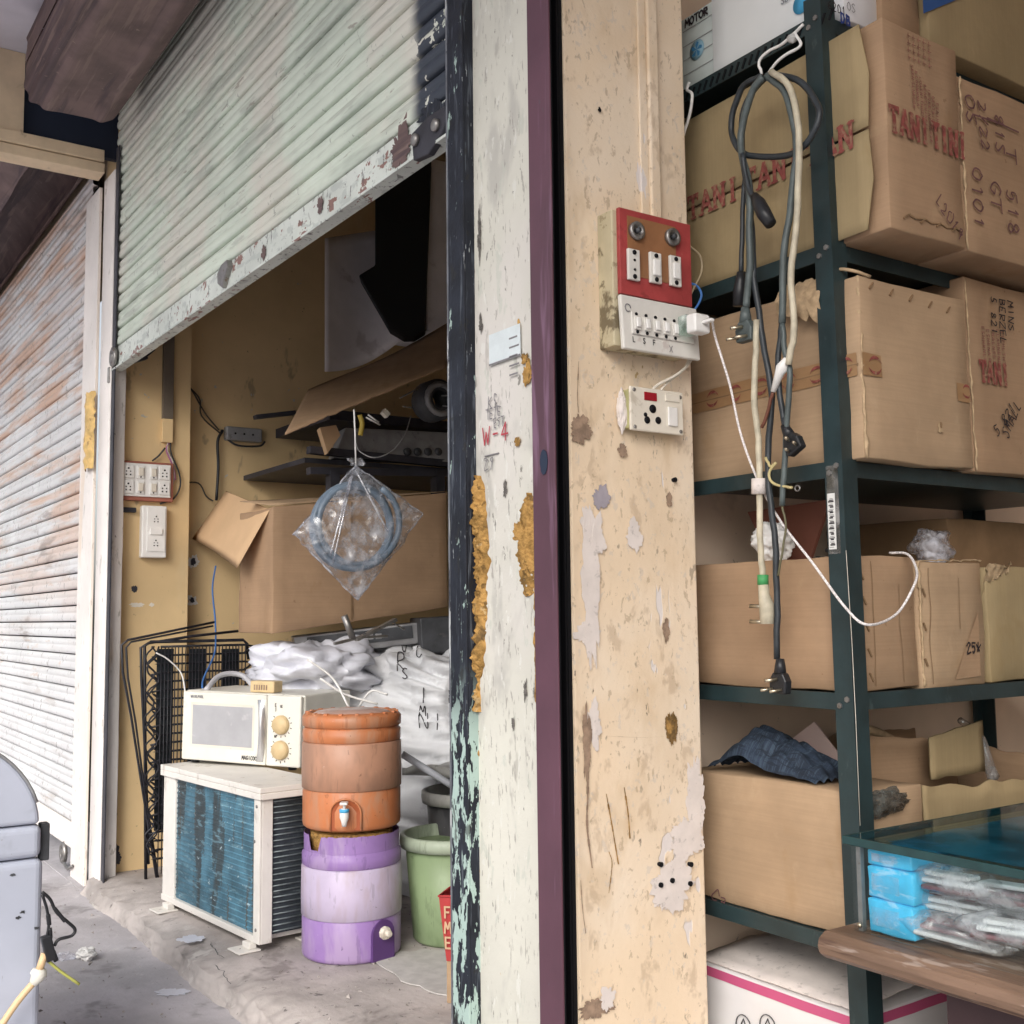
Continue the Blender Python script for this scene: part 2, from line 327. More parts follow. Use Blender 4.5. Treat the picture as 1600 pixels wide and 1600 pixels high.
MT['maroon'] = M('maroon_paint', (.10, .042, .062), .42, var=.15, vs=4, spec=.5, bump=(30, .1), layers=[((.25,.14,.22), (14,14,1.2), .55, .12, .6), ((.09,.07,.09), (20,20,12), .68, .04, .6)])
MT['black'] = flat('black', (.007, .007, .009), .7, spec=.2)
MT['blackp'] = flat('black_plastic', (.018, .019, .022), .38)
MT['dgreen'] = M('dark_green_steel', (.017, .034, .038), .42, var=.25, vs=8, spec=.5, bump=(90, .1), layers=[((.06,.09,.09), (20,20,8), .62, .08, .6), ((.22,.22,.2), (50,50,18), .73, .02, .6)])
MT['white'] = M('white_plastic', (.80, .79, .77), .4, var=.04, vs=9, bump=None, layers=[((.5,.46,.4), 14, .62, .1, .4)])
MT['offwhite'] = M('aged_white_plastic', (.72, .67, .58), .42, var=.06, vs=9, bump=None, layers=[((.38,.32,.24), 18, .60, .1, .5)])
MT['ivory'] = M('ivory_enamel', (.73, .71, .64), .35, var=.05, vs=5, bump=None, layers=[((.45,.40,.32), 9, .63, .1, .5), ((.28,.16,.08), 30, .72, .02, .8)])
MT['acwhite'] = M('ac_enamel', (.78, .75, .70), .45, var=.05, vs=6, bump=None, layers=[((.45,.40,.34), (10,10,5), .60, .1, .6), ((.30,.15,.07), 22, .68, .03, .9)])

def rect3(x0, x1, y0, y1, z0, z1): return (x0, y0, z0), (x1, y1, z1)
YF = 1.473          # shutter plane of the shop fronts
ZF = .09            # floor of the open shop
# ---------------------------------------------------------------- ground
mb = MB()
mb.grid(lambda u, v: (-60+u*120, -60+v*(60+1.40), 0), 12, 12)
o = mb.build('street', MT['street']); struct(o)
mb = MB()
def stepf(u, v):
    x = -5.80+u*3.55
    if v < .12:
        t = v/.12; y = 1.385+.025*t; z = -.005+(ZF-.03)*t
        q = nzv((x, y, z), 6, 2)+nzv((x, y*2, z*2), 21, 4)*.8; return (x, y+q.y*.012+nz((x,0,0), 2.3)*.014, z+(q.z*.010 if t > .3 else 0))
    t = (v-.12)/.88; y = 1.41+(t**1.8)*3.8
    k = max(0, 1-(y-1.41)/.15)
    q = nzv((x, y, 0), 7, 2)+nzv((x, y, 0), 22, 4)*.9
    return (x, y+nz((x,0,0), 2.3)*.014*max(0, 1-t*6)+q.y*.01*k, ZF+q.z*.012*k-.028*k*k+nz((x, y, 0), 3)*.003)
mb.grid(stepf, 260, 90)
o = mb.build('shop_floor', MT['floor']); struct(o)
mb = MB(); mb.box((-2.02, 1.42, -.02), (4, 6.0, .10)); o = mb.build('floor', MT['floor']); struct(o)
mb = MB(); mb.box((-14, 1.40, -.02), (-5.80, 1.9, .004)); o = mb.build('threshold', MT['street']); struct(o)

# ---------------------------------------------------------------- walls
XL = -5.75
t = thing('party_wall', 'mustard yellow plaster side wall inside the open shop', 'wall', (XL, 3, 0))
mb = MB(); mb.box((-6.15, 1.52, -.02), (XL, 1.872, 3.95)); mb.build('pier', MT['yellow'], t)
mb = MB(); mb.box((-6.15, 1.872, -.02), (-5.87, 6.0, 3.95)); mb.build('wall_panel', MT['yellow'], t)
for px, py, a, b, s in ((301, 878, .03, .035, 1), (300, 938, .024, .03, 2)):
    c = at(px, py, X=-5.87); blob('chip', c, (0,1,0), (0,0,1), a, b, MT['white'], t, s, off=.002)
    blob('chip', c+V((.0015,0,0)), (0,1,0), (0,0,1), a*.5, b*.5, MT['guide2'], t, s+5, off=.002)
for px, py, a, b, s in ((213, 945, .035, .012, 3), (237, 945, .012, .008, 4), (210, 920, .014, .02, 8), (178, 1340, .03, .05, 6), (176, 1262, .02, .07, 7)):
    blob('stain', at(px, py, X=XL), (0,1,0), (0,0,1), a, b, MT['offwhite'] if s < 6 else MT['guide2'], t, s, off=.001)
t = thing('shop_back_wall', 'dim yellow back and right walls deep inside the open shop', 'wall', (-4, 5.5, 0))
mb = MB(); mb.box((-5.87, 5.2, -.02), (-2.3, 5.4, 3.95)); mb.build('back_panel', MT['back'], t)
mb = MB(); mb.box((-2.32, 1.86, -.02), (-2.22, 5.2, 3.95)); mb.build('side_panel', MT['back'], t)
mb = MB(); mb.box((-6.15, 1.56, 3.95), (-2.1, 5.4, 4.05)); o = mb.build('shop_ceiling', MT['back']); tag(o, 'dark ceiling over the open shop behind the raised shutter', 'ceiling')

# pillar between the two shop fronts
PX0, PX1 = -2.335, -1.952
t = thing('pillar', 'cream painted pillar with chipped plaster between the two shops', 'pillar', ((PX0+PX1)/2, 1.66, 0))
mb = MB(); mb.box((PX0, YF, -.02), (PX1-.02, 1.852, 4.1)); mb.build('front_face', MT['pillar'], t, bevel=.006)
mb = MB()
mb.box((PX1-.0199, 1.484, -.02), (PX1+.002, 1.856, 4.1)); mb.build('side_face', MT['cream'], t, bevel=.005)
MT['dchip'] = M('dark_chip', (.12,.11,.10), .9, var=.5, vs=60)
# ochre mortar laid bare along the guide and the maroon channel
def mortar(pts, wfun, seed, parent, d=.014):
    mb = MB(); pl = spline([V(p) for p in pts], 10); n = len(pl)
    def fn(u, v):
        fi = v*(n-1); i = min(n-2, int(fi)); p = pl[i].lerp(pl[i+1], fi-i); wd = wfun(v)*(1+.5*nz((v*13, seed*3, 0), 1))
        x = (u-.5)*wd*(1+.35*nz((v*30, seed, u), 1)); k = (1-abs(2*u-1)**2.2)
        w_ = p+V((x, 0, 0)); q = nzv(w_, 45, seed); r_ = nz(w_, 26, seed)+.6*nz(w_, 70, seed)+.5*nz(w_, 150, seed)
        return w_+V((q.x*.007, -d*k*(.75+.75*r_)+.003, q.z*.006))
    mb.grid(fn, 22, n*5); return mb.build('exposed_mortar', MT['mortar'], parent)
yy = YF-.001
mortar([at(748, y, Y=yy) for y in (745, 820, 900, 980, 1060, 1110)], lambda v: .020+.085*math.sin(min(1, v*1.25)*math.pi)**.6*(1-v*.45), 1, t, .02)
mortar([at(742, y, Y=yy) for y in (1060, 1200, 1350, 1480, 1620)], lambda v: .016+.018*abs(math.sin(v*9)), 5, t, .012)
mortar([at(826, y, Y=yy) for y in (770, 810, 850, 890, 930)], lambda v: .02+.10*math.sin(v*math.pi)**.7, 2, t, .008)
mortar([at(838, y, Y=yy) for y in (900, 980, 1060, 1120)], lambda v: .03-.018*v, 3, t, .006)
mortar([at(838, y, Y=yy) for y in (640, 700, 760, 790)], lambda v: .006+.025*v, 7, t, .006)
for px, py, a, b, s in ((825, 585, .018, .03, 1), (822, 560, .014, .014, 2), (810, 690, .012, .012, 3), (812, 830, .02, .02, 9)):
    blob('chip', at(px, py, Y=yy), (1,0,0), (0,0,1), a, b, MT['mortar'], t, s, off=.004)
for px, py, a, b, s in ((750, 370, .008, .05, 4), (752, 508, .009, .02, 5), (790, 765, .01, .018, 6), (803, 1130, .006, .02, 8), (822, 1078, .008, .025, 10)):
    blob('chip', at(px, py, Y=yy), (1,0,0), (0,0,1), a*.75, b*.8, MT['dchip'], t, s, off=.003, rough=.95)
MT['dirtyp'] = M('grey_primer', (.33, .30, .34), .8, var=.15, vs=20)
MT['bare'] = M('bare_white_plaster', (.70, .635, .60), .85, var=.06, vs=20, layers=[((.42,.38,.36), 40, .58, .08, .6)])
MT['brownp'] = M('brown_stain', (.30, .21, .15), .85, var=.3, vs=40)
XW = PX1+.004
for px, py, a, b, s, mt in ((938, 778, .024, .028, 1, 'dirtyp'), (925, 830, .03, .06, 2, 'bare'), (921, 920, .024, .17, 3, 'bare'), (917, 990, .034, .02, 4, 'bare'), (990, 838, .022, .032, 5, 'bare'), (928, 1130, .022, .05, 12, 'bare'),
    (905, 672, .03, .028, 6, 'brownp'), (972, 705, .012, .016, 7, 'brownp'), (1045, 782, .009, .017, 13, 'brownp'), (1040, 985, .009, .025, 14, 'brownp'), (1049, 1136, .017, .04, 8, 'mortar'), (916, 1160, .012, .09, 15, 'brownp'),
    (1086, 1255, .026, .09, 9, 'bare'), (1072, 1310, .05, .05, 10, 'bare'), (1050, 1385, .06, .05, 11, 'bare'), (1032, 1400, .02, .03, 16, 'bare'), (930, 1575, .05, .022, 17, 'brownp'), (948, 1560, .02, .022, 18, 'bare'),
    (935, 165, .022, .035, 19, 'brownp') if False else (936, 172, .005, .005, 19, 'black')):
    blob('paint_patch', at(px, py, X=XW), (0,1,0), (0,0,1), a, b, MT[mt], t, s, off=.001+.0007*(s % 4))
for px, py in ((1030, 1350), (1030, 1382), (1048, 1375), (1077, 1350), (1076, 1380), (1052, 750), (955, 425)):
    c = at(px, py, X=XW); mb = MB(); mb.lathe([(.0055, .0), (.006, .001), (.004, -.012), (0, -.013)], c+V((.007, 0, 0)), 12, axis='x'); mb.build('screw_hole', MT['black'], t)
def crack(pts, wd, parent, mt='brownp'):
    mb = MB(); P = spline([at(x, y, X=XW) for x, y in pts], 6)
    for i in range(len(P)-1):
        a, b = P[i], P[i+1]; wv = wd*(.4+abs(nz((i*.7, 0, wd*100))))
        mb.add([a+V((.003,-wv,0)), a+V((.003,wv,0)), b+V((.003,wv,0)), b+V((.003,-wv,0))], [(0,1,2,3)])
    return mb.build('crack', MT[mt], parent)
crack([(914, 1115), (916, 1170), (917, 1240), (916, 1290), (924, 1356)], .004, t); crack([(946, 1240), (955, 1290), (965, 1350)], .0025, t, 'mortar'); crack([(974, 1230), (980, 1270), (983, 1310)], .0025, t, 'mortar')
crack([(906, 1375), (909, 1420), (914, 1458)], .0015, t); crack([(903, 565), (901, 620), (903, 645)], .0015, t); crack([(946, 1150), (1000, 1152), (1048, 1150)], .0025, t, 'mortar'); crack([(950, 1395), (955, 1350), (950, 1330)], .0018, t, 'mortar')
write('pencil_mark', 'W-4', at(755, 696, Y=YF-.0035), (1,0,0), (0,0,1), .042, .0045, flat('red_ink', (.42,.05,.07)), t, asp=.75)
mb = MB(); mb.box(at(757, 712, Y=YF-.004), at(780, 709, Y=YF-.001)); mb.build('pencil_mark', flat('pencil', (.2,.19,.2)), t)
for k, (px, py, tx, hh) in enumerate(((763, 640, 'KS', .03), (760, 655, 'TEIE', .022), (772, 668, 'EST', .02), (757, 735, '29', .03))):
    write('pencil_mark', tx, at(px, py, Y=YF-.0035), (1,0,0), (0,0,1), hh, .0028, bpy.data.materials['pencil'], t, jit=.12)
# sticker: the code itself is left out, only its frame of small print is kept
t2 = thing('sticker', 'small pale blue paper sticker stuck on the cream pillar', 'sticker', at(788, 570, Y=YF))
a = at(765, 572, Y=YF-.0055); b = at(813, 505, Y=YF-.0055)
mb = MB(); mb.box((a.x, YF-.0065, a.z-.0), (b.x, YF-.0055, b.z)); mb.build('paper', M('pale_blue_paper', (.62,.68,.70), .6, var=.05, vs=30, bump=None), t2)
for i in range(5):
    mb = MB(); z = b.z-.03-i*.022; mb.box((b.x-.046, YF-.0072, z), (b.x-.012+.006*(i%2), YF-.0065, z+.004)); mb.build('small_print', bpy.data.materials['pencil'], t2)
mb = MB(); mb.box((a.x, YF-.0072, a.z), (b.x, YF-.0065, a.z+.004)); mb.build('border', bpy.data.materials['pencil'], t2)

# ---------------------------------------------------------------- shutter guides
GX0 = at(700, 800, Y=1.44).x; GX1 = at(727, 800, Y=1.44).x
t = thing('shutter_guide', 'black blue steel shutter guide with peeling paint beside the pillar', 'shutter guide', (GX0, YF, 0))
mb = MB(); mb.box((GX0+.008, 1.440, .06), (GX1, 1.447, 4.05)); mb.box((GX1-.006, 1.447, .06), (GX1, 1.52, 4.05)); mb.box((GX0+.008, 1.515, .06), (GX1-.006, 1.521, 4.05)); mb.build('channel', MT['guide'], t, bevel=.002)
mb = MB(); mb.box((GX0, 1.4405, .06), (GX0+.0078, 1.4465, 4.05)); mb.build('edge_strip', M('worn_edge', (.16,.17,.19), .4, .3, var=.3, vs=12, layers=[((.60,.62,.62), (40,40,7), .55, .05, .8), ((.03,.03,.04), (30,30,9), .58, .05, .9)]), t)
mb = MB(); mb.box((GX1+.001, 1.476, -.01), (PX0-.001, 1.9, 4.1)); mb.build('shadow_gap_filler', MT['guide2'], t)  # dark strip painted in for the shade between guide and pillar
cx0 = at(833, 800, Y=1.405).x; cx1 = at(868, 800, Y=1.405).x
t = thing('shutter_channel', 'maroon shutter channel running up the corner of the pillar', 'shutter guide', (cx0, 1.44, 0))
mb = MB(); mb.box((cx0, 1.405, -.01), (cx1, 1.410, 4.1)); mb.box((cx0, 1.410, -.01), (cx0+.006, 1.4725, 4.1)); mb.build('front_flange', MT['maroon'], t, bevel=.0015)
mb = MB(); mb.box((cx0+.0065, 1.4105, -.01), (cx1-.002, 1.414, 4.1)); mb.box((cx0+.0065, 1.468, -.01), (PX1-.004, 1.4725, 4.1)); mb.box((cx0+.0065, 1.414, -.01), (cx0+.010, 1.468, 4.1)); mb.box((cx0+.0065, 1.4735, -.01), (PX1-.003, 1.4835, 4.1)); mb.build('slot', MT['black'], t)
blob('rub_mark', at(850, 722, Y=1.4045), (1,0,0), (0,0,1), .014, .028, MT['navy'], t, 3, off=.0012, rough=.1)

# white post between the left shutter and the open shop
wx0 = at(149, 900, Y=1.44).x; wx1 = at(165, 900, Y=1.44).x
t = thing('white_post', 'white painted post between the closed and the raised shutter', 'post', (wx0, 1.45, 0))
mb = MB(); softbox(mb, (wx0, 1.44, -.01), (wx1, 1.52, 3.612), seg=.08, amp=.002, freq=8, edge=.004); mb.build('post_face', MT['white_post'], t)
mb = MB(); mb.box((wx1+.001, 1.447, -.01), (at(172, 900, Y=1.447).x, 1.4525, 3.72)); mb.build('dark_edge', MT['guide2'], t)
lx0 = at(127, 900, Y=1.45).x
mb = MB(); mb.box((lx0, 1.43, -.01), (wx0-.06, 1.447, 3.6)); mb.build('shutter_guide', MT['white_post'], t, bevel=.003)
mb = MB(); mb.box((wx0-.059, 1.455, -.01), (wx0-.001, 1.50, 3.6)); mb.build('joint_strip', MT['beam'], t)
mb = MB()
def tape(u, v):
    a = (u-.5)*2; z = 2.10+v*.40; c = at(138, 800, Y=1.42).x
    return (c+a*.075*(1+.2*nz((v*7, u, 3))), 1.425-.03*math.cos(a*1.5)-.012*nz((u*4, v*14, 1), 1), z+.012*nz((u*5, v*3, 9)))
mb.grid(tape, 12, 30); mb.build('wrapped_tape', M('yellow_packing_tape', (.62,.42,.16), .45, var=.25, vs=14, layers=[((.30,.17,.07), 16, .58, .08, .8)]), t)

# ---------------------------------------------------------------- roller shutters
def slat_mesh(length, pitch, nm):
    mb = MB(); prof = [(.014, .0), (-.006, .0005), (-.013, .006), (-.0150, .016), (-.0135, .030), (-.0095, .040), (-.0068, .044), (-.0110, .049), (-.0115, .060), (-.0085, .070), (-.005, .0755), (.000, .0785), (.014, .0795)]
    _old = [(0,0), (-.006, .012), (-.0125, .024), (-.0155, .040), (-.014, .056), (-.0085, .067), (-.0095, .073), (-.008, .0768), (.004, .0775), (.013, .0785), (.013, .086)]
    k = pitch/.086; prof = [(a, b*k) for a, b in prof]; n = 1
    vs = [(x*length, a, b) for x in (0, 1) for a, b in prof]; L = len(prof)
    fs = [(i, i+1, L+i+1, L+i) for i in range(L-1)]
    mb.add(vs, fs, True); me = bpy.data.meshes.new(nm); me.from_pydata([tuple(v) for v in mb.v], [], mb.f); me.polygons.foreach_set('use_smooth', mb.s); return me
def shutter(x0, x1, z0, z1, pitch, yb, mat, label, railm):
    t = thing('roller_shutter', label, 'shutter', (x0, yb, z0), group='corrugated roller shutters')
    me = slat_mesh(x1-x0, pitch, 'slat'); me.materials.append(mat)
    z = z0+.118; n = 0
    while z < z1:
        o = bpy.data.objects.new('slat', me); COL.objects.link(o); o.parent = t; o.location = (0, random.uniform(-.0015, .0015), z-z0); o.rotation_euler = (random.uniform(-.02, .02), 0, 0)
        z += pitch; n += 1
    mb = MB(); mb.box((x0, yb+.016, z0+.11), (x1, yb+.020, z)); mb.build('backing', MT['black'], t)
    mb = MB(); P = [(x0, yb-.008, z0+.112), (x0, yb-.012, z0+.006), (x0, yb-.030, z0), (x0, yb-.028, z0-.006), (x0, yb+.022, z0-.006), (x0, yb+.022, z0), (x0, yb+.0, z0+.01), (x0, yb+.002, z0+.112)]
    mb.prism(P, (x1-x0, 0, 0)); mb.build('bottom_rail', railm, t)
    return t
t = shutter(-5.72, GX0+.03, 2.572, 4.06, .0885, YF, MT['slat'], 'pale green roller shutter raised halfway over the open shop', MT['rail'])
ST = MT['steel'] = M('dull_steel', (.28,.27,.26), .4, .7, var=.2, vs=20, layers=[((.18,.10,.06), 30, .6, .06, .7)])
def hasp(px, py, parent, kind):
    c = at(px, py, Y=YF-.03)
    if kind == 0:
        mb = MB(); mb.prism([c+V((-.055,0,-.02)), c+V((-.06,0,.02)), c+V((-.02,0,.045)), c+V((.045,0,.05)), c+V((.06,0,.02)), c+V((.03,0,-.01)), c+V((0,0,-.05))], (0, .03, 0)); mb.build('hasp', ST, parent, bevel=.004)
    elif kind == 1:
        mb = MB(); mb.tube([c+V((.035*math.cos(a), 0, .04*math.sin(a))) for a in [k*math.pi/6 for k in range(12)]], .012, 8, closed=True); mb.build('lock_ring', ST, parent)
        mb = MB(); mb.lathe([(.028,0),(.03,.01),(.02,.025),(0,.026)], c+V((0,.01,0)), 14, axis='y'); mb.build('lock_boss', ST, parent)
        mb = MB(); mb.box(c+V((-.07,-.01,-.12)), c+V((-.045,.02,-.04))); mb.build('lock_bolt', ST, parent, bevel=.004)
    else:
        mb = MB(); mb.prism([c+V((-.09,0,.03)), c+V((-.08,0,-.05)), c+V((.0,0,-.06)), c+V((.07,0,-.03)), c+V((.10,0,.0)), c+V((.09,0,.04)), c+V((.0,0,.045))], (0, .022, 0)); mb.build('hasp', MT['guide2'], parent, bevel=.004)
        for dx in (-.06, .05):
            mb = MB(); mb.lathe([(.017,0),(.017,.01),(.010,.014),(0,.014)], c+V((dx,.0,.0)), 12, axis='y'); mb.build('bolt', ST, parent)
hasp(347, 430, t, 0); hasp(177, 558, t, 1); hasp(668, 207, t, 2)
# strip of dark paint left on the right end of the curtain and bare patches on the rail
for px, py, a, b, s, mt in ((625, 232, .055, .07, 1, 'cowl'), (688, 175, .1, .05, 2, 'guide'), (500, 320, .02, .03, 3, 'cowl'), (412, 395, .02, .02, 4, 'cowl')):
    blob('bare_patch', at(px, py, Y=YF-.0135), (1,0,0), (0,0,1), a, b, MT[mt], t, s, off=.0012, rough=.6)
mb = MB()
def dk(u, v):
    z = 2.69+v*.62; w_ = .22*(1-v)**.8+.03+.05*nz((v*11, 2, 2)); return (GX0+.012-u*w_, YF-.0175+.010*abs(math.sin(v*math.pi*7)), z)


t = shutter(-10.4, lx0+.01, .14, 3.75, .0885, YF, MT['slat2'], 'rust streaked pale grey roller shutter fully closed at the left', MT['white_post'])
c = at(99, 1332, Y=YF-.03); mb = MB(); mb.tube([c+V((.04*math.cos(a), 0, .045*math.sin(a))) for a in [k*math.pi/6 for k in range(12)]], .014, 8, closed=True); mb.lathe([(.02,0),(.02,.01),(0,.012)], c, 12, axis='y'); mb.build('lock_ring', ST, t)
mb = MB(); mb.tube([at(95, 1340, Y=1.45), at(106, 1358, Y=1.42), at(113, 1353, Y=1.42)], .008, 6); mb.build('bolt', ST, t)

# ---------------------------------------------------------------- covers, canopy, bulkhead above
t = thing('shutter_cowl', 'brown sheet metal cowl rolled along the top of the raised shutter', 'shutter cowl', (-5.7, 1.2, 3.8))
CY, CZ, CRR = 1.165, 3.905, .215
mb = MB()
def cowl(u, v):
    a = v*R_(360); ca, sa = math.cos(a), math.sin(a); sq = lambda q: math.copysign(abs(q)**.42, q); return (-5.38+u*5.0, CY-CRR*sq(ca)+.006*math.sin(v*70), CZ+CRR*.92*sq(sa)+.006*math.sin(v*70)+.006*nz((u*30, v*5, 1)))
mb.grid(cowl, 40, 120); mb.build('sheet', MT['cowl'], t)
mb = MB(); mb.prism([(-5.379, CY-CRR*.98*math.copysign(abs(math.cos(k*math.pi/20))**.42, math.cos(k*math.pi/20)), CZ+CRR*.9*math.copysign(abs(math.sin(k*math.pi/20))**.42, math.sin(k*math.pi/20))) for k in range(40)], (.01, 0, 0)); mb.build('end_plate', MT['cowl'], t)
for k in ():
    mb = MB(); mb.tube([(-5.7, CY-CRR*.4+k*.1, CZ-CRR*.97), (-.5, CY-CRR*.4+k*.1, CZ-CRR*.97)], .006, 6); mb.build('seam', MT['cowl'], t)
t = thing('bulkhead', 'cream bulkhead with a ledge where the shutters meet overhead', 'wall', (-5.80, 1.0, 3.6))
mb = MB(); mb.box((-5.90, -.4, 3.735), (-5.785, at(38, 150, X=-5.785).y, 4.15)); mb.build('panel', MT['beam'], t)
mb = MB(); mb.box((-5.90, -.4, 3.615), (-5.775, 1.415, 3.668)); mb.build('ledge', MT['beam'], t, bevel=.004)
mb = MB(); mb.box((-5.90, -.4, 3.672), (-5.765, 1.41, 3.735)); mb.build('ledge', MT['beam'], t, bevel=.004)
mb = MB(); mb.box((-5.90, 1.035, 3.736), (-5.86, 1.50, 4.15)); mb.build('shade_plate', MT['navy'], t)  # navy colour paints in the shade between cowl end and bulkhead
mb = MB(); mb.box((-14, -.9, 4.152), (6, 1.9, 4.35)); o = mb.build('canopy', MT['ceil']); tag(o, 'lilac grey concrete canopy slab over the shop fronts', 'canopy')
t = thing('shutter_cowl', 'shadowed rusty cowl above the closed left shutter', 'shutter cowl', (-7, 1.2, 3.8))
mb = MB(); mb.grid(lambda u, v: (-10.5+u*4.55, 1.24-.24*math.cos(R_(-60)+v*R_(290)), 3.90+.2*math.sin(R_(-60)+v*R_(290))+.015*nz((u*14, v*4, 8))), 40, 24); mb.build('sheet', MT['cowl'], t)
mb = MB(); mb.box((-14, 1.53, 3.5), (-5.9, 1.9, 4.15)); o = mb.build('lintel_wall', MT['beam']); tag(o, 'plastered lintel behind the top of the left shutter', 'wall')
# neighbouring shop with the shelves: side wall, back wall, ceiling
t = thing('shelf_room_walls', 'pinkish beige wall behind the green steel shelves', 'wall', (-2.4, 3, 0))
mb = MB(); mb.box((-2.219, 1.857, .0), (-2.16, 6.0, 3.9)); mb.build('side_panel', MT['shelfwall'], t)
mb = MB(); mb.box((-2.16, 5.0, .0), (4, 5.1, 3.9)); mb.build('back_panel', MT['shelfwall'], t)
mb = MB(); mb.box((2.4, 1.5, .0), (2.5, 5.0, 3.9)); mb.build('side_panel', MT['shelfwall'], t)
mb = MB(); mb.box((-2.1, 1.56, 3.9), (4, 5.1, 4.05)); o = mb.build('room_ceiling', MT['shelfwall']); tag(o, 'plain ceiling above the shop with the shelves', 'ceiling')

# ================================================================ things in the open shop
CARD = dict(rough=.8, spec=.15, bump=(50, .2))
MT['card'] = M('cardboard', (.38, .25, .155), var=.10, vs=5, layers=[((.30,.18,.09), (6,6,3), .58, .12, .45), ((.46,.33,.20), (12,12,9), .60, .10, .25), ((.20,.12,.07), 26, .68, .04, .5)], grain=((3,3,190), .12), **CARD)
MT['card2'] = M('cardboard_olive', (.36, .275, .155), var=.10, vs=4, layers=[((.28,.20,.10), (5,5,3), .58, .12, .45), ((.42,.33,.20), (12,12,9), .60, .10, .25)], grain=((150,150,3), .10), **CARD)
MT['card3'] = M('cardboard_tan', (.43, .30, .19), var=.09, vs=5, layers=[((.36,.23,.12), (5,5,3), .57, .12, .45), ((.52,.38,.25), (12,12,9), .60, .10, .25)], grain=((4,4,190), .12), **CARD)
MT['cardedge'] = M('cardboard_torn_edge', (.47, .34, .21), var=.2, vs=40, **CARD)
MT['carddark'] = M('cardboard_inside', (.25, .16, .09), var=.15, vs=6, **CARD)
MT['flapc'] = M('cardboard_flap', (.62, .42, .25), var=.06, vs=4, **CARD)
MT['grey'] = M('grey_metal', (.30, .30, .31), .45, .3, var=.2, vs=8, layers=[((.14,.13,.13), 10, .58, .08, .6)])
MT['dgrey'] = M('dark_grey_plastic', (.055, .058, .065), .5, var=.3, vs=8, layers=[((.12,.115,.11), 12, .6, .1, .5)])
MT['wire'] = M('black_wire', (.022, .022, .028), .4, var=.3, vs=30, bump=None)
INK = MT['ink'] = flat('black_ink', (.025, .02, .025), .6)
X1, Y1, Z1 = V((1,0,0)), V((0,1,0)), V((0,0,1))

# ---- outdoor unit of an air conditioner, coil side to the street
FM = frame(V((-4.834, 1.537, ZF)), (.996, .091, 0))
t = thing('air_conditioner_unit', 'white air conditioner outdoor unit with a blue finned coil, on the floor under the microwave', 'air conditioner', None, M=FM)
def L(): return MB(FM)
MT['coil'] = M('blue_coil_fins', (.085, .21, .29), .45, .25, var=.35, vs=9, layers=[((.045,.05,.05), (7,7,1.0), .53, .05, .85), ((.20,.36,.44), (10,10,40), .56, .06, .6), ((.55,.68,.74), (22,22,34), .645, .02, .75), ((.10,.075,.05), (16,16,.8), .60, .05, .8)], bump=((600, 600, 8), .5))
MT['coil2'] = M('dark_coil_fins', (.045, .055, .065), .5, .3, var=.3, vs=12, layers=[((.15,.18,.19), (20,20,60), .6, .08, .6), ((.6,.62,.62), 40, .74, .02, .7)], bump=((8, 500, 8), .4))
mb = L(); mb.box((-.135, .0, .03), (-.012, .27, .58)); mb.build('left_panel', MT['acwhite'], t, bevel=.006)
mb = L(); mb.box((-.145, -.012, .581), (.80, .285, .602)); mb.box((-.145, -.012, .556), (.80, -.006, .5805)); mb.box((.794, -.0055, .556), (.80, .285, .5805)); mb.build('top_panel', MT['acwhite'], t, bevel=.004)
mb = L(); mb.box((.735, -.004, .03), (.785, .004, .555)); mb.box((.777, .0045, .03), (.785, .05, .555)); mb.build('corner_post', MT['acwhite'], t, bevel=.003)
mb = L(); mb.box((.777, .255, .03), (.785, .275, .555)); mb.build('corner_post', MT['acwhite'], t, bevel=.002)
mb = L(); mb.box((-.135, -.004, .0295), (.735, .27, .055)); mb.build('base_tray', MT['acwhite'], t, bevel=.003)
mb = L(); mb.box((-.011, .012, .056), (.734, .05, .554)); o = mb.build('front_coil', MT['coil'], t)
for k in range(23):
    z = .068+k*.0212; mb = L(); mb.tube([(-.011, .0135, z), (.25, .0135+.001*math.sin(k), z+.001*math.cos(k*3)), (.734, .0135, z)], .0048, 6); mb.build('fin_row', MT['coil'], o)
mb = L(); mb.box((.735, .051, .056), (.770, .254, .554)); o = mb.build('side_coil', MT['coil2'], t)
MT['tubes'] = M('coil_tubes', (.17,.20,.21), .4, .6, var=.3, vs=20, bump=None)
for k in range(24):
    z = .066+k*.0207; mb = L(); mb.tube([(.772, .051, z), (.774, .15, z+.001*math.sin(k*2)), (.772, .254, z)], .0032, 6); mb.build('fin_row', MT['tubes'], o)
for x, y in ((-.10, -.02), (.66, -.02), (.70, .24)):
    mb = L(); mb.box((x, y-.05, .001), (x+.1, y+.04, .008)); mb.box((x+.02, y, .008), (x+.08, y+.03, .029)); mb.build('foot', MT['acwhite'], t, bevel=.003)
for x, z in ((.76, .08), (.76, .53), (.745, .40)):
    mb = L(); mb.lathe([(.007,0),(.006,.003),(0,.004)], (x, -.004, z), 8, axis='y'); mb.build('screw', ST, t)

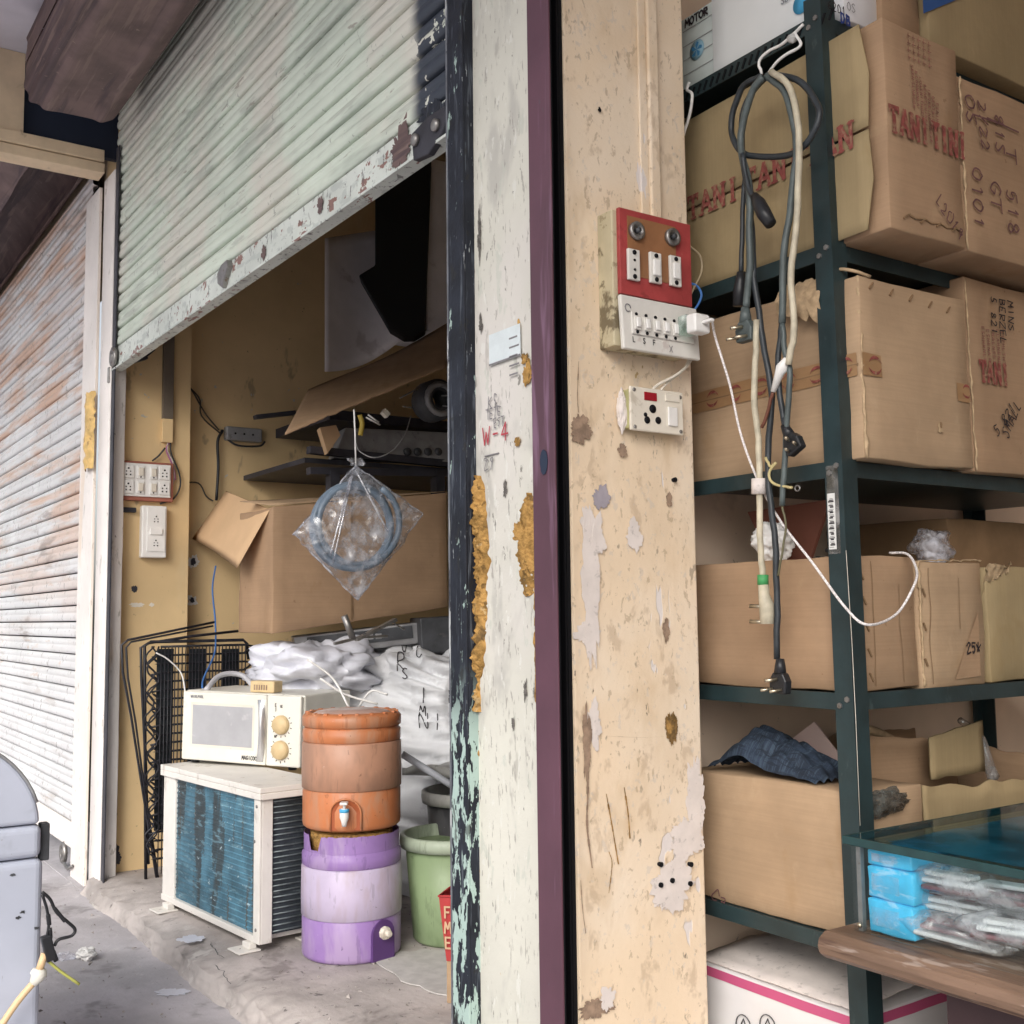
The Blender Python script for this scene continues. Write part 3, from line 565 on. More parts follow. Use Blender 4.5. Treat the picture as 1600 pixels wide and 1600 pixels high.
# ---- microwave
FM2 = frame(V((-4.955, 1.60, ZF+.606)), (math.cos(R_(31)), math.sin(R_(31)), -.02))
t = thing('microwave_oven', 'ivory microwave oven with two cream dials standing on the air conditioner unit', 'microwave', None, M=FM2)
def L(): return MB(FM2)
W, H_, DP = .635, .315, .36
mb = L(); mb.box((0, .012, .012), (W, DP, H_)); mb.build('body', MT['ivory'], t, bevel=.008)
mb = L(); mb.box((.004, -.012, .016), (.455, .011, H_-.004)); d = mb.build('door', MT['ivory'], t, bevel=.007, seg=3)
MT['mwglass'] = M('grey_door_mesh', (.40, .40, .42), .25, var=.05, vs=10, bump=None, layers=[((.55,.54,.55), 12, .60, .1, .5)])
mb = L(); P = [(.062, -.0135, .085), (.385, -.0135, .085), (.385, -.0135, .255), (.062, -.0135, .255)]; mb.prism(P, (0, .003, 0)); mb.build('door_window', MT['mwglass'], d, bevel=.003)
mb = L(); mb.box((.052, -.0128, .074), (.395, -.0118, .266)); mb.build('window_frame', MT['offwhite'], d)
mb = L()
def hd(u, v): z = .03+v*.26; a = (u-.5)*2; return (.428+a*.017+.012*math.sin(v*math.pi), -.014-.022*math.cos(a*1.4)*math.sin(v*math.pi)**.5, z)
mb.grid(hd, 8, 14); mb.build('handle', M('silver_handle', (.62,.62,.63), .25, .7, var=.05, bump=None), d)
mb = L(); mb.box((.458, -.010, .016), (W-.004, .011, H_-.004)); cp = mb.build('control_panel', MT['ivory'], t, bevel=.006)
MT['dial'] = M('cream_dial', (.66, .50, .28), .45, var=.08, vs=20, bump=None)
for z in (.19, .085):
    c = (.535, -.010, z); mb = L(); mb.lathe([(.040, 0), (.040, .010), (.035, .022), (.0, .024)], c, 28, axis='y'); k = mb.build('dial', MT['dial'], cp)
    mb = L()
    for q in range(14):
        if 2 <= q <= 4: continue
        a = q*2*math.pi/14+.2; u = V((math.cos(a), 0, math.sin(a))); mb.bar(V(c)+u*.046+V((0,-.001,0)), V(c)+u*.054+V((0,-.001,0)), .003, .001, (0,1,0))
    mb.build('dial_marks', INK, cp)
for k, (tx, x, z, h) in enumerate((('E', .50, .265, .012), ('IE', .525, .262, .010), ('I', .50, .245, .016), ('EE', .50, .137, .008))):
    write('print', tx, FM2 @ V((x, -.0105, z)), FM2.to_3x3() @ X1, FM2.to_3x3() @ Z1, h, .0025, INK, cp)
write('print', 'MAGICOOK', FM2 @ V((.335, -.0125, .035)), FM2.to_3x3() @ X1, FM2.to_3x3() @ Z1, .016, .0028, INK, d, asp=.6, gap=.2)
write('print', 'WHIRLPOOL', FM2 @ V((.05, -.0125, .285)), FM2.to_3x3() @ X1, FM2.to_3x3() @ Z1, .011, .0022, flat('grey_print', (.2,.2,.22)), d, asp=.6, gap=.2)
for x in (.04, .56):
    for y in (.04, .3):
        mb = L(); mb.lathe([(.018,0),(.018,.012)], (x, y, .0), 12); mb.build('foot', MT['blackp'], t)
# small adapter lying on the microwave
FM3 = frame(FM2 @ V((.335, .03, H_)), FM2.to_3x3() @ V((1, .08, 0)))
t = thing('beige_adapter', 'small beige vented adapter lying on top of the microwave', 'adapter', None, M=FM3)
mb = MB(FM3); mb.box((0, 0, .001), (.12, .07, .05)); mb.build('case', MT['dial'], t, bevel=.005)
for k in range(6):
    mb = MB(FM3); mb.box((.02+k*.012, -.002, .012), (.026+k*.012, .001, .034)); mb.build('vent', MT['brownp'], t)

# ---- two water drums
DC = V((-3.875, 1.895, 0)); DR = .182
def drum_mat(n, c, dirt): return M(n, c, .42, var=.08, vs=6, spec=.4, bump=(20, .08), layers=[(dirt, (7,7,2.5), .46, .16, .7), (tuple(v*.55 for v in c), (30,30,5), .58, .06, .45), (tuple(v*.35 for v in c), 26, .66, .04, .6), ((.7,.66,.6), (30,30,60), .72, .02, .5)])
MT['orange'] = drum_mat('orange_plastic', (.52, .185, .075), (.44,.26,.17)); MT['peach'] = drum_mat('peach_insulation', (.46, .25, .165), (.33,.19,.13))
MT['purple'] = drum_mat('purple_plastic', (.31, .19, .45), (.42,.32,.49)); MT['lilac'] = drum_mat('lilac_insulation', (.52, .45, .60), (.45,.36,.42))
def barrel(label, z0, h, m1, m2, tap):
    t = thing('water_drum', label, 'water drum', (DC.x, DC.y, z0), group='stacked water drums')
    b = lambda p, n, m: MB().lathe([(r, z0+z) for r, z in p], DC, 56).build(n, m, t)
    b([(DR-.012, 0), (DR-.002, .008), (DR, .02), (DR, h*.31), (DR-.004, h*.325), (DR-.004, h*.33)], 'base_band', m1)
    b([(DR-.004, h*.33), (DR+.003, h*.34), (DR+.004, h*.5), (DR+.003, h*.72), (DR-.003, h*.735)], 'middle_band', m2)
    b([(DR-.003, h*.735), (DR+.001, h*.745), (DR+.001, h*.83), (DR-.006, h*.845), (DR-.006, h*.86)], 'upper_band', m1)
    return t, b
h1 = .445
t, b = barrel('purple water drum with a lilac middle, lower drum of the stack on the floor', ZF+.002, h1, MT['purple'], MT['lilac'], 0)
# broken rim of the lower drum
mb = MB(); z0 = ZF+.002
def brim(u, v):
    a = u*2*math.pi; hh = h1*.14
    brk = max(0, 1-abs(((a-R_(284)+math.pi) % (2*math.pi))-math.pi)/.20)
    top = hh*(1-.85*min(1, brk*2.5))-.008*abs(nz((u*60, 0, 3)))
    return (DC.x+(DR-.006)*math.cos(a), DC.y+(DR-.006)*math.sin(a), z0+h1*.86+top*v)
mb.grid(brim, 140, 3); mb.build('broken_rim', MT['purple'], t)
mb = MB(); mb.lathe([(DR-.03, z0+h1*.85), (DR-.03, z0+h1)], DC, 40); mb.build('foam_core', MT['mortar'], t)
def tapdir(ang): return V((math.cos(ang), math.sin(ang), 0))
u = tapdir(R_(12)); c = DC+u*(DR+.0)+V((0,0,z0+.055))
FMt = frame(c, V((-u.y, u.x, 0)))
mb = MB(FMt); mb.lathe([(.020,-.004),(.024,.010),(.021,.022),(.012,.024),(.010,.040),(0,.041)], (0,0,.045), 9, axis='y', smooth=False); mb.build('spigot_nut', MT['offwhite'], t, bevel=0)
mb = MB(FMt)
arch = [(-.05, -.05)]+[(-.05*math.cos(k*math.pi/10), .04+.05*math.sin(k*math.pi/10)) for k in range(11)]+[(.05, -.05)]
mb.prism([(x, -.004-.0*abs(x), z) for x, z in arch], (0, .03, 0)); mb.build('spigot_recess', flat('dark_purple', (.10,.045,.17), .5), t)
# upper drum
z1 = ZF+h1+.018; h2 = .425
t, b = barrel('orange water drum with a peach middle and a small tap, upper drum of the stack', z1, h2, MT['orange'], MT['peach'], 1)
b([(DR-.006, h2*.86), (DR+.002, h2*.87), (DR+.003, h2*.945), (DR-.004, h2*.965), (DR-.02, h2*.985), (DR-.03, h2*.98), (DR-.032, h2*.968)], 'lid', MT['orange'])
b([(DR-.033, h2*.965), (DR-.05, h2*.985), (DR-.09, h2*1.0), (0, h2*1.005)], 'lid_top', M('dusty_lid', (.55,.36,.30), .4, var=.15, vs=8, bump=None, layers=[((.72,.68,.66), 6, .5, .1, .7)]))
for k in range(18):
    a = k*2*math.pi/18; c = DC+V((math.cos(a)*(DR-.016), math.sin(a)*(DR-.016), z1+h2*.966)); mb = MB(frame(c, (-math.sin(a), math.cos(a), 0))); mb.box((-.008, -.008, 0), (.008, .008, .010)); mb.build('lid_notch', MT['orange'], t, bevel=.003)
u = tapdir(R_(-33)); c = DC+u*DR+V((0,0,z1)); FMt = frame(c, V((-u.y, u.x, 0)))
mb = MB(FMt); arch = [(-.055, .008)]+[(-.055*math.cos(k*math.pi/10), .07+.05*math.sin(k*math.pi/10)) for k in range(11)]+[(.055, .008)]
mb.prism([(x, -.0035+x*x*2.6, z) for x, z in arch], (0, .03, 0)); mb.build('tap_recess', flat('deep_orange', (.36,.09,.03), .5), t)
for k in range(len(arch)-1): pass
mb = MB(FMt); mb.tube([(x, -.006+x*x*2.6, z) for x, z in arch], .004, 6); mb.build('recess_rim', MT['orange'], t)
mb = MB(FMt); mb.tube([(0, .0, .075), (0, -.035, .075)], .011, 10); mb.lathe([(.0, .03), (.008, .03), (.011, .045), (.017, .060), (.017, .085), (.012, .092), (.0, .093)], (0, -.035, 0), 16); tp = mb.build('tap', MT['white'], t)
mb = MB(FMt); mb.lathe([(.0175, .079), (.0175, .090), (0, .0935)], (0, -.035, 0), 16); mb.build('tap_collar', flat('sky_blue', (.08,.42,.72), .4), tp)
mb = MB(FMt); mb.box((-.005, -.042, .093), (.005, -.028, .108)); mb.box((-.014, -.062, .1075), (.014, -.026, .116)); mb.build('tap_lever', MT['white'], tp, bevel=.003)

# ---- buckets behind the drums
def bucket(label, c, z0, h, r0, r1, m, mr, grp='plastic buckets'):
    t = thing('bucket', label, 'bucket', (c[0], c[1], z0), group=grp)
    mb = MB(); mb.lathe([(r0-.012, z0), (r0, z0+.012), (r1-.006, z0+h-.045), (r1-.010, z0+h-.045)], (c[0], c[1], 0), 44, cap=True); mb.build('shell', m, t)
    mb = MB(); mb.lathe([(r1-.008, z0+h-.05), (r1+.012, z0+h-.05), (r1+.016, z0+h-.03), (r1+.014, z0+h-.004), (r1+.004, z0+h), (r1-.006, z0+h-.003), (r1-.010, z0+h-.05), (r0-.006, z0+.01)], (c[0], c[1], 0), 44, cap=False); mb.build('rim', mr, t)
    return t
MT['gbucket'] = drum_mat('green_bucket', (.27, .36, .20), (.17,.24,.12)); MT['gbrim'] = drum_mat('grey_green_rim', (.36, .42, .32), (.2,.24,.18))
MT['kbucket'] = drum_mat('black_bucket', (.035, .035, .038), (.07,.07,.07)); MT['kbrim'] = drum_mat('grey_rim', (.30, .30, .28), (.18,.17,.16))
GB = (-3.80, 2.285)
t = bucket('pale green plastic bucket on the floor behind the purple drum', GB, ZF+.002, .40, .15, .185, MT['gbucket'], MT['gbrim'])
mb = MB(); mb.lathe([(.168, ZF+.30), (.1, ZF+.335), (0, ZF+.35)], (*GB, 0), 20); o = mb.build('bin_liner', clear('dark_liner', (.3,.3,.3), .5, (.12,.13,.13), .08, .2)); tag(o, 'dark plastic liner bulging inside the green bucket', 'bin liner')
t = bucket('black plastic bucket with a grey rim standing behind the green bucket', (-4.00, 2.50), ZF+.002, .52, .15, .19, MT['kbucket'], MT['kbrim'])
mb = MB(); mb.grid(lambda u, v: V((-4.03, 2.56, ZF+.56))+V(((u-.5)*.5, (v-.5)*.46, .04*(1-(2*u-1)**2)+.03*nz((u*4, v*4, 1))-.05*v)), 14, 14, thick=(0,0,.03)); o = mb.build('bucket_lid', MT['kbrim']); tag(o, 'warped grey plastic lid lying on the black bucket', 'plastic sheet')  # loose lid of the black bucket, shaped as a warped slab
# ---- red carton by the guide
c = at(703, 1572, Z=ZF+.002)
t = thing('red_carton', 'narrow red and tan printed carton on the floor beside the shutter guide', 'carton', c)
MT['redcard'] = M('red_print_card', (.42, .045, .045), .55, var=.12, vs=12, bump=None, layers=[((.55,.30,.22), 30, .68, .05, .5)])
FM4 = frame(c+V((-.035, .0, 0)), (.75, .66, 0)); zt = .335
mb = MB(FM4); mb.box((.008, 0, 0), (.12, .11, .13)); mb.build('lower_panel', MT['card3'], t, bevel=.003)
mb = MB(FM4)
mb.add([(.008,0,.1305),(.12,0,.1305),(.12,.11,.1305),(.008,.11,.1305),(-.012,-.014,zt),(.14,-.014,zt),(.14,.13,zt),(-.012,.13,zt)], [(0,1,5,4),(1,2,6,5),(2,3,7,6),(3,0,4,7),(0,3,2,1)]); mb.build('upper_panel', MT['redcard'], t)
mb = MB(FM4); mb.tube([(-.012,-.014,zt),(.06,-.02,zt+.004),(.14,-.014,zt),(.14,.13,zt),(-.012,.13,zt)], .004, 6, closed=True); mb.build('rim', MT['redcard'], t)
R4 = FM4.to_3x3()
for k, tx in enumerate(('FIT', 'MAX', 'ET')):
    write('print', tx, FM4 @ V((.008, -.008-.006*(2-k)/2, .27-k*.048)), R4 @ X1, R4 @ V((0,-.07,1)), .034, .006, flat('tan_print%d' % k, (.60,.40,.25)), t, off=.004)

# ---- wrinkled white sack with handwriting
MT['sack'] = M('white_woven_sack', (.70, .71, .73), .5, var=.05, vs=6, bump=(90, .25), spec=.35, layers=[((.50,.50,.53), (8,8,8), .58, .1, .5)])
SC = V((-4.68, 2.74, 0)); zs = ZF+1.10
def sackp(u, v):
    a = u*2*math.pi; ca, sa = math.cos(a), math.sin(a)
    rx, ry = .56, .40; pw = .62
    x = rx*math.copysign(abs(ca)**pw, ca); y = ry*math.copysign(abs(sa)**pw, sa)
    if v < .72: k = 1+.04*math.sin(v*5)-.12*max(0, .1-v)*5; z = .02+v/.72*.98
    else:
        s_ = (v-.72)/.28; k = math.cos(s_*math.pi/2)**.75+.002; z = 1.0+.11*math.sin(s_*math.pi/2)
    p = V((x*k, y*k, z))
    f1 = abs(nz(p+V((0,0,u)), 4, 3)); f2 = abs(nz((p.x*2+p.z*6, p.y*3-p.z*3, p.z*5), 1.6, 9)); f3 = nz(p, 11, 4)
    n_ = V((p.x, p.y, .15)).normalized()
    q = p-n_*(.075*(1-min(1, f1*3.2))*.8+.095*(1-min(1, f2*2.6)))*(.35+.65*min(1, z))+n_*f3*.012
    q.z += .03*nz((p.x*3, p.y*3, 2), 1)+(-.05*p.x if z > .8 else 0)
    M3 = Matrix.Rotation(R_(28), 3, 'Z')
    return SC+V((0,0,ZF))+M3 @ q
mb = MB(); mb.grid(sackp, 150, 90); o = mb.build('white_sack', MT['sack']); SACK = o
tag(o, 'bulging wrinkled white woven sack with handwriting behind the orange drum', 'sack')
def on_sack(px, py):
    d = (CF*FPX+CR*(px-800)+CU*(800-py)).normalized()
    hit, loc, nrm, idx = SACK.ray_cast(SACK.matrix_world.inverted() @ V((0,0,CAMZ)), d)
    return (SACK.matrix_world @ loc, nrm) if hit else (None, None)
bpy.context.view_layer.update()
for tx, px, py, ux, uy, h in (('O', 628, 1022, .5, -.9, 24), ('R', 620, 1048, .8, -.5, 26), ('S', 628, 1062, .9, -.2, 18), ('C', 650, 1028, .8, -.5, 20), ('I', 655, 1098, 1, 0, 24), ('N', 655, 1138, 1, 0, 24), ('I', 676, 1140, 1, .1, 26), ('L', 702, 1130, 1, 0, 24), ('U', 700, 1100, 1, .1, 22), ('M', 656, 1118, 1, .1, 16)):
    mb = MB(); ok = False
    for st in GL[tx]:
        pts = [V((a*h*.6, b_*h, 0)) for a, b_ in st]; pts = spline(pts, 4) if len(pts) > 2 else [pts[0].lerp(pts[1], q/5) for q in range(6)]
        W3 = []
        for p in pts:
            P_, n_ = on_sack(px+p.x*ux-p.y*uy*-.0, py-p.y+p.x*uy*.4)
            if P_: W3.append(P_+n_*.003)
        if len(W3) > 2: mb.tube(W3, .0024, 5); ok = True
    if ok: mb.build('handwriting', INK, SACK)

# ---- crumpled clear plastic left of the sack
MT['film'] = clear('clear_film', (1,1,1), .28, (.72,.74,.82), .06, .18)
MT['film2'] = clear('milky_film', (.98,.98,1), .7, (.78,.79,.86), .0, .3, 1.25)
def crumple(name, label, c, s, seed, mat, cat='plastic bag'):
    mb = MB()
    def fn(u, v):
        a = u*2*math.pi; b = v*math.pi; p = V((math.sin(b)*math.cos(a), math.sin(b)*math.sin(a), math.cos(b)))
        r = 1+.35*nz(p, 1.6, seed)-.40*abs(nz(p, 2.6, seed+2))-.16*abs(nz(p, 6, seed))
        return V(c)+V((p.x*s[0], p.y*s[1], p.z*s[2]))*r
    mb.grid(fn, 60, 36); o = mb.build(name, mat); return tag(o, label, cat)
MT['milky'] = M('milky_plastic', (.66,.67,.74), .28, var=.08, vs=10, bump=(40, .3), spec=.6)
crumple('plastic_bag', 'crumpled pale plastic bag wedged between microwave and white sack', (-4.92, 2.22, 1.08), (.34, .36, .17), 3, MT['milky'])
crumple('plastic_bag', 'lavender plastic bag stuffed behind the left side of the microwave', (-5.10, 1.86, .82), (.08, .12, .14), 8, MT['milky'])
mb = MB(); mb.tube([at(322, 1078, X=-4.9), at(345, 1055, X=-5.0), at(380, 1056, X=-5.0), at(410, 1085, X=-4.85), at(470, 1090, X=-4.7)], .012, 8, sub=6); o = mb.build('grey_hose', M('grey_hose', (.45,.45,.48), .4, bump=None)); tag(o, 'pale grey hose looping over the back of the microwave', 'hose')
for k, (a, b_, c_) in enumerate((((480, 1030), (520, 1060), (545, 1105)), ((500, 1060), (540, 1085), (590, 1100)), ((560, 1105), (580, 1080), (605, 1085)))):
    mb = MB(); mb.tube([at(*a, X=-4.25), at(*b_, X=-4.2), at(*c_, X=-4.12)], .005, 5, sub=5); o = mb.build('plastic_strip', MT['white']); tag(o, ['long white plastic strip lying on the sack behind the orange drum', 'middle white plastic strip between the sack and the orange drum', 'short bent white strip poking up behind the orange lid'][k], 'plastic strip', 'white plastic strips')
# grey pipe end low beside the drum
mb = MB(); mb.tube([at(628, 1178, X=-3.95), at(720, 1236, X=-3.82)], .014, 12); o = mb.build('grey_pipe', M('pale_grey_pipe', (.40,.42,.47), .4, var=.1, bump=None)); tag(o, 'grey pipe leaning down beside the orange drum over the buckets', 'pipe')

# ---- work table behind, grey appliances on it, big carton on top
t = thing('work_table', 'dark work table mostly hidden behind the white sack', 'table', (-4.9, 2.9, ZF))
mb = MB(); mb.box((-5.75, 2.75, 1.02), (-4.75, 3.6, 1.06)); mb.build('table_top', MT['dgrey'], t)
for x in (-5.7, -4.82):
    for y in (2.8, 3.52): mb = MB(); mb.box((x, y, ZF), (x+.05, y+.05, 1.02)); mb.build('leg', MT['dgrey'], t)
FM5 = frame(V((-4.93, 2.12, 1.135)), (.36, .93, .10))
t = thing('grey_appliance', 'flat grey metal appliance under the big open carton', 'appliance', None, M=FM5)
mb = MB(FM5); mb.box((0, 0, 0), (.62, .36, .10)); mb.build('case', MT['grey'], t, bevel=.006)
mb = MB(FM5); mb.box((.06, -.004, .03), (.56, -.0002, .09)); mb.build('face', MT['dgrey'], t)
for x in (.30, .34, .38): mb = MB(FM5); mb.box((x, -.007, .045), (x+.03, -.004, .07)); mb.build('button', MT['grey'], t, bevel=.002)
FM6 = frame(V((-4.62, 2.62, 1.145)), (.36, .93, .05))
t = thing('black_appliance', 'black appliance case behind the white sack at the guide', 'appliance', None, M=FM6)
mb = MB(FM6); mb.box((0, 0, 0), (.55, .36, .17)); mb.build('case', MT['dgrey'], t, bevel=.008)
mb = MB(FM6); mb.box((.16, -.003, .12), (.185, -.0002, .15)); mb.build('indicator', MT['white'], t)
# metal bracket tool
t = thing('metal_bracket', 'grey metal clamp bracket with an upright pin lying on the white sack', 'bracket', at(560, 1003, X=-4.35))
q = lambda x, y: at(x, y, X=-4.35)
mb = MB(); mb.bar(q(522, 1006), q(562, 996), .02, .012); mb.bar(q(556, 1000), q(618, 968), .035, .014); mb.bar(q(560, 996), q(604, 994), .03, .01); mb.build('arm', ST, t, bevel=.002)
mb = MB(); mb.tube([q(551, 997), q(538, 962)], .015, 10); mb.build('pin', ST, t)
mb = MB(); mb.tube([q(612, 970), q(622, 978), q(632, 984)], .004, 6); mb.build('wire_end', ST, t)
mb = MB(); mb.lathe([(.012,0),(.012,.012),(0,.012)], q(570, 993), 10, axis='x'); mb.build('bolt', MT['dgrey'], t)

# big open carton
c0 = at(425, 990, Y=1.95)
def shear(o, ang, tilt):
    x = V((math.cos(R_(ang)), math.sin(R_(ang)), math.tan(R_(tilt)))).normalized(); y = V((-math.sin(R_(ang)), math.cos(R_(ang)), 0))
    Mx = Matrix.Identity(4); z = V((0, 0, 1))
    for i in range(3): Mx[i][0] = x[i]; Mx[i][1] = y[i]; Mx[i][2] = z[i]; Mx[i][3] = o[i]
    return Mx
FB = shear(c0, 90, 7.0); HB, LB, DB = .575, .93, .42
t = thing('big_carton', 'large brown carton with its end flap hanging open, under the hanging hose bag', 'carton', c0)
mb = MB(); softbox(mb, (0, 0, 0), (LB, DB, HB), seg=.05, amp=.006, freq=4, seed=5, xf=FB, edge=.004); mb.build('body', MT['card'], t)
P_ = lambda x, y, z: FB @ V((x, y, z))
# open end flap on the left, bright, and the flap folded over the top
fl = [P_(-.004, .0, HB-.0), P_(-.004, .30, HB+.06), P_(-.19, .48, .36), P_(-.145, .10, .275)]
fl = [at(421, 797, Y=1.95), at(352, 768, Y=2.03), at(300, 842, Y=1.93), at(370, 888, Y=1.86)]
mb = MB(); mb.grid(lambda u, v: (fl[0].lerp(fl[1], u)).lerp(fl[3].lerp(fl[2], u), v)+V((0,0,.01*math.sin(u*3)*v)), 8, 8, thick=(.003,.002,.003)); mb.build('flap', MT['flapc'], t)
tp = [P_(-.0, .0, HB+.004), P_(LB, 0, HB+.004), P_(LB, .24, HB+.02), P_(-.06, .26, HB+.05)]
mb = MB(); mb.grid(lambda u, v: (tp[0].lerp(tp[1], u)).lerp(tp[3].lerp(tp[2], u), v), 8, 5, thick=(0,0,.004)); mb.build('flap', MT['card3'], t)
mb = MB(); mb.add([P_(LB*.42, -.0065, .01), P_(LB*.43, -.0065, .01), P_(LB*.43, -.0065, HB-.01), P_(LB*.42, -.0065, HB-.01)], [(0,1,2,3)]); mb.build('crease', MT['carddark'], t)

# ---- hanging bag with a hose coil
BX = -3.95
bc = lambda x, y, dx=0: at(x, y, X=BX+dx)
t = thing('hanging_hose_bag', 'clear plastic bag with a coiled blue grey hose hanging from a string', 'plastic bag', bc(558, 935))
mb = MB(); mb.tube([bc(553, 640), bc(555, 680), bc(556, 728)], .0035, 6); mb.build('string', MT['white'], t)
MT['bluehose'] = M('blue_grey_hose', (.16, .21, .27), .35, var=.12, vs=10, bump=None)
cc = bc(553, 822); px_m = (bc(600, 822)-bc(553, 822)).length/47
hu = Y1*px_m; hv = Z1*px_m
mb = MB(); pts = []
for k in range(150):
    a = k/150*2*math.pi*4+1.2; r = 60+2.5*math.sin(k*.35)+5*(k/150-.5)*2
    pts.append(cc+hu*(r*math.cos(a)*1.0)+hv*(r*math.sin(a)*.92)+V((.03*math.sin(k*.05)+.035*(k/150-.5), 0, 0)))
mb.tube(pts, .0125, 10); mb.build('hose_coil', MT['bluehose'], t)
MT['bagfilm'] = clear('bag_film', (.98,.99,1), .30, (.82,.85,.92), .03, .16)
out = [(556, 726), (600, 752), (661, 803), (612, 868), (559, 938), (505, 890), (458, 834), (500, 772), (556, 726)]
top, lf, rt_, bt = (556, 728), (458, 834), (661, 803), (559, 938)
def bagf(sg):
    def fn(u, v):
        # u across, v down the square bag seen corner-down
        a = V((top[0], top[1], 0)); l = V((lf[0], lf[1], 0)); r = V((rt_[0], rt_[1], 0)); b = V((bt[0], bt[1], 0))
        p = a+(l-a)*u+(r-a)*v+(b-l-r+a)*u*v
        bulge = (math.sin(u*math.pi)*math.sin(v*math.pi)+1e-9)**.38
        f = abs(nz((u*7, v*7, sg*3), 1)); g_ = abs(math.sin(math.atan2(v+.01, u+.01)*9))*(1-min(1, (u+v)*.9))
        return bc(p.x+6*nz((u*4, v*4, sg), 1), p.y+6*nz((u*4+9, v*4, sg), 1))+V((sg*(.085*bulge-.035*f*bulge-.012*g_), 0, 0))
    return fn
for sg in (1, -1): mb = MB(); mb.grid(bagf(sg), 40, 40); mb.build('bag_side', MT['bagfilm'], t)
mb = MB(); mb.grid(lambda u, v: bc(545+24*u+3*math.sin(v*5), 728-12*v+3*nz((u*5, v*3, 1), 1), .02*math.sin(u*9)), 10, 5, smooth=False); mb.build('bag_neck', MT['bagfilm'], t)
for a, b_ in (((556, 728), (458, 834)), ((458, 834), (559, 938)), ((559, 938), (661, 803)), ((661, 803), (556, 728))):
    mb = MB(); mb.tube([bc(a[0]+(b_[0]-a[0])*k/14+5*nz((k*.6, a[0], 1)), a[1]+(b_[1]-a[1])*k/14+5*nz((k*.6, a[1], 4))) for k in range(15)], .0035, 5, sub=3); mb.build('bag_hem', clear('bag_hem', (.95,.96,1), .5, (.80,.82,.88), .05, .2) if 'bag_hem' not in bpy.data.materials else bpy.data.materials['bag_hem'], t)
MT['glint'] = clear('film_fold', (.95,.96,1), .5, (.85,.86,.9), .12, .1)
for a, b_ in (((552, 735), (520, 880)), ((556, 735), (606, 830)), ((550, 738), (516, 868))):
    mb = MB(); mb.tube([bc(a[0], a[1], .05), bc((a[0]+b_[0])/2, (a[1]+b_[1])/2, .085), bc(b_[0], b_[1], .08)], .0045, 5, sub=5); mb.build('bag_fold', MT['glint'], t)

# ---- fridge condenser leaning on the wall
t = thing('condenser_coil', 'black wire refrigerator condenser coil leaning on the yellow wall', 'condenser', (-5.55, 1.85, ZF))
g = lambda x, y, dx=0: at(x, y, X=-5.52+dx)
gy0, gy1 = g(238, 1100).y, g(388, 1100).y; gz1, gz0 = g(300, 1003).z, ZF+.02
k = 0; ser = []
z = gz1-.02
while z > gz0+.05:
    ser += ([V((-5.50, gy0+.03, z)), V((-5.50, gy1-.03, z)), V((-5.50, gy1, z-.018)), V((-5.50, gy1-.03, z-.038))] if k % 2 == 0 else [V((-5.50, gy1-.06, z)), V((-5.50, gy0+.03, z)), V((-5.50, gy0, z-.018)), V((-5.50, gy0+.03, z-.038))])
    z -= .042; k += 1
mb = MB(); mb.tube(spline(ser, 2), .0058, 6); mb.build('serpentine_tube', MT['wire'], t)
for k in range(26):
    y = gy0+.03+(gy1-gy0-.06)*k/25; dx = .012
    mb = MB(); mb.tube([(-5.50+dx, y, gz0), (-5.50+dx+.004*math.sin(k), y, gz1-.02)], .003, 5); mb.build('wire', MT['wire'], t)
for a, b_ in ((246, 272), (297, 322), (347, 373)):
    y0, y1 = g(a, 1020).y, g(b_, 1020).y; mb = MB(); mb.box((-5.53, y0, gz0+.2), (-5.524, y1, g(a, 1014).z)); mb.build('fin_plate', M('dark_fin_plate', (.02,.025,.03), .5, var=.3) if a == 246 else bpy.data.materials['dark_fin_plate'], t)
mb = MB(); mb.tube([g(228, 1400), g(226, 1010), g(235, 1003), g(380, 1000), g(386, 1006), g(388, 1030)], .008, 7); mb.build('frame', MT['wire'], t)
mb = MB(); mb.tube([g(335, 972, .1), g(200, 1000, .1), g(190, 1008, .1), g(192, 1050, .1), g(205, 1120, .08), g(222, 1230, .05), g(238, 1330), g(247, 1388)], .006, 7); mb.build('loose_tube', MT['wire'], t)
mb = MB(); mb.tube([g(333, 978, .1), g(205, 1003, .1), g(197, 1012, .1), g(200, 1060, .1), g(212, 1130, .08), g(226, 1235, .05), g(240, 1325), g(250, 1392)], .005, 7); mb.build('loose_tube', MT['wire'], t)
mb = MB(); mb.tube([g(372, 986), g(300, 994), g(232, 1005), g(220, 1012), g(221, 1060), g(228, 1200), g(232, 1350)], .007, 7); mb.build('loose_tube', MT['wire'], t)
for k, (x0, x1) in enumerate(((228, 246), (230, 250), (226, 242))):
    pts = [g(x0+(x1-x0)*(.5+.5*math.sin(j*1.9+k)), 1010+j*14, .03) for j in range(24)]; mb = MB(); mb.tube(pts, .0045, 5, sub=3); mb.build('loose_tube', MT['wire'], t)
mb = MB(); mb.tube([g(244, 1020, .06), g(262, 1030, .06), g(283, 1052, .06), g(290, 1085, .1)], .004, 6, sub=5); o = mb.build('white_wire', MT['white']); tag(o, 'white wire drooping from the condenser coil to the microwave', 'wire')
mb = MB(); mb.tube([at(337, 884, X=-5.70), at(332, 920, X=-5.72), at(336, 965, X=-5.6), at(337, 1000, X=-5.5), at(334, 1025, X=-5.4), at(318, 1060, X=-5.2), at(316, 1078, X=-5.1)], .0045, 6, sub=5); o = mb.build('blue_wire', flat('blue_wire', (.06,.18,.48), .4)); tag(o, 'blue wire hanging down the wall behind the microwave', 'wire')

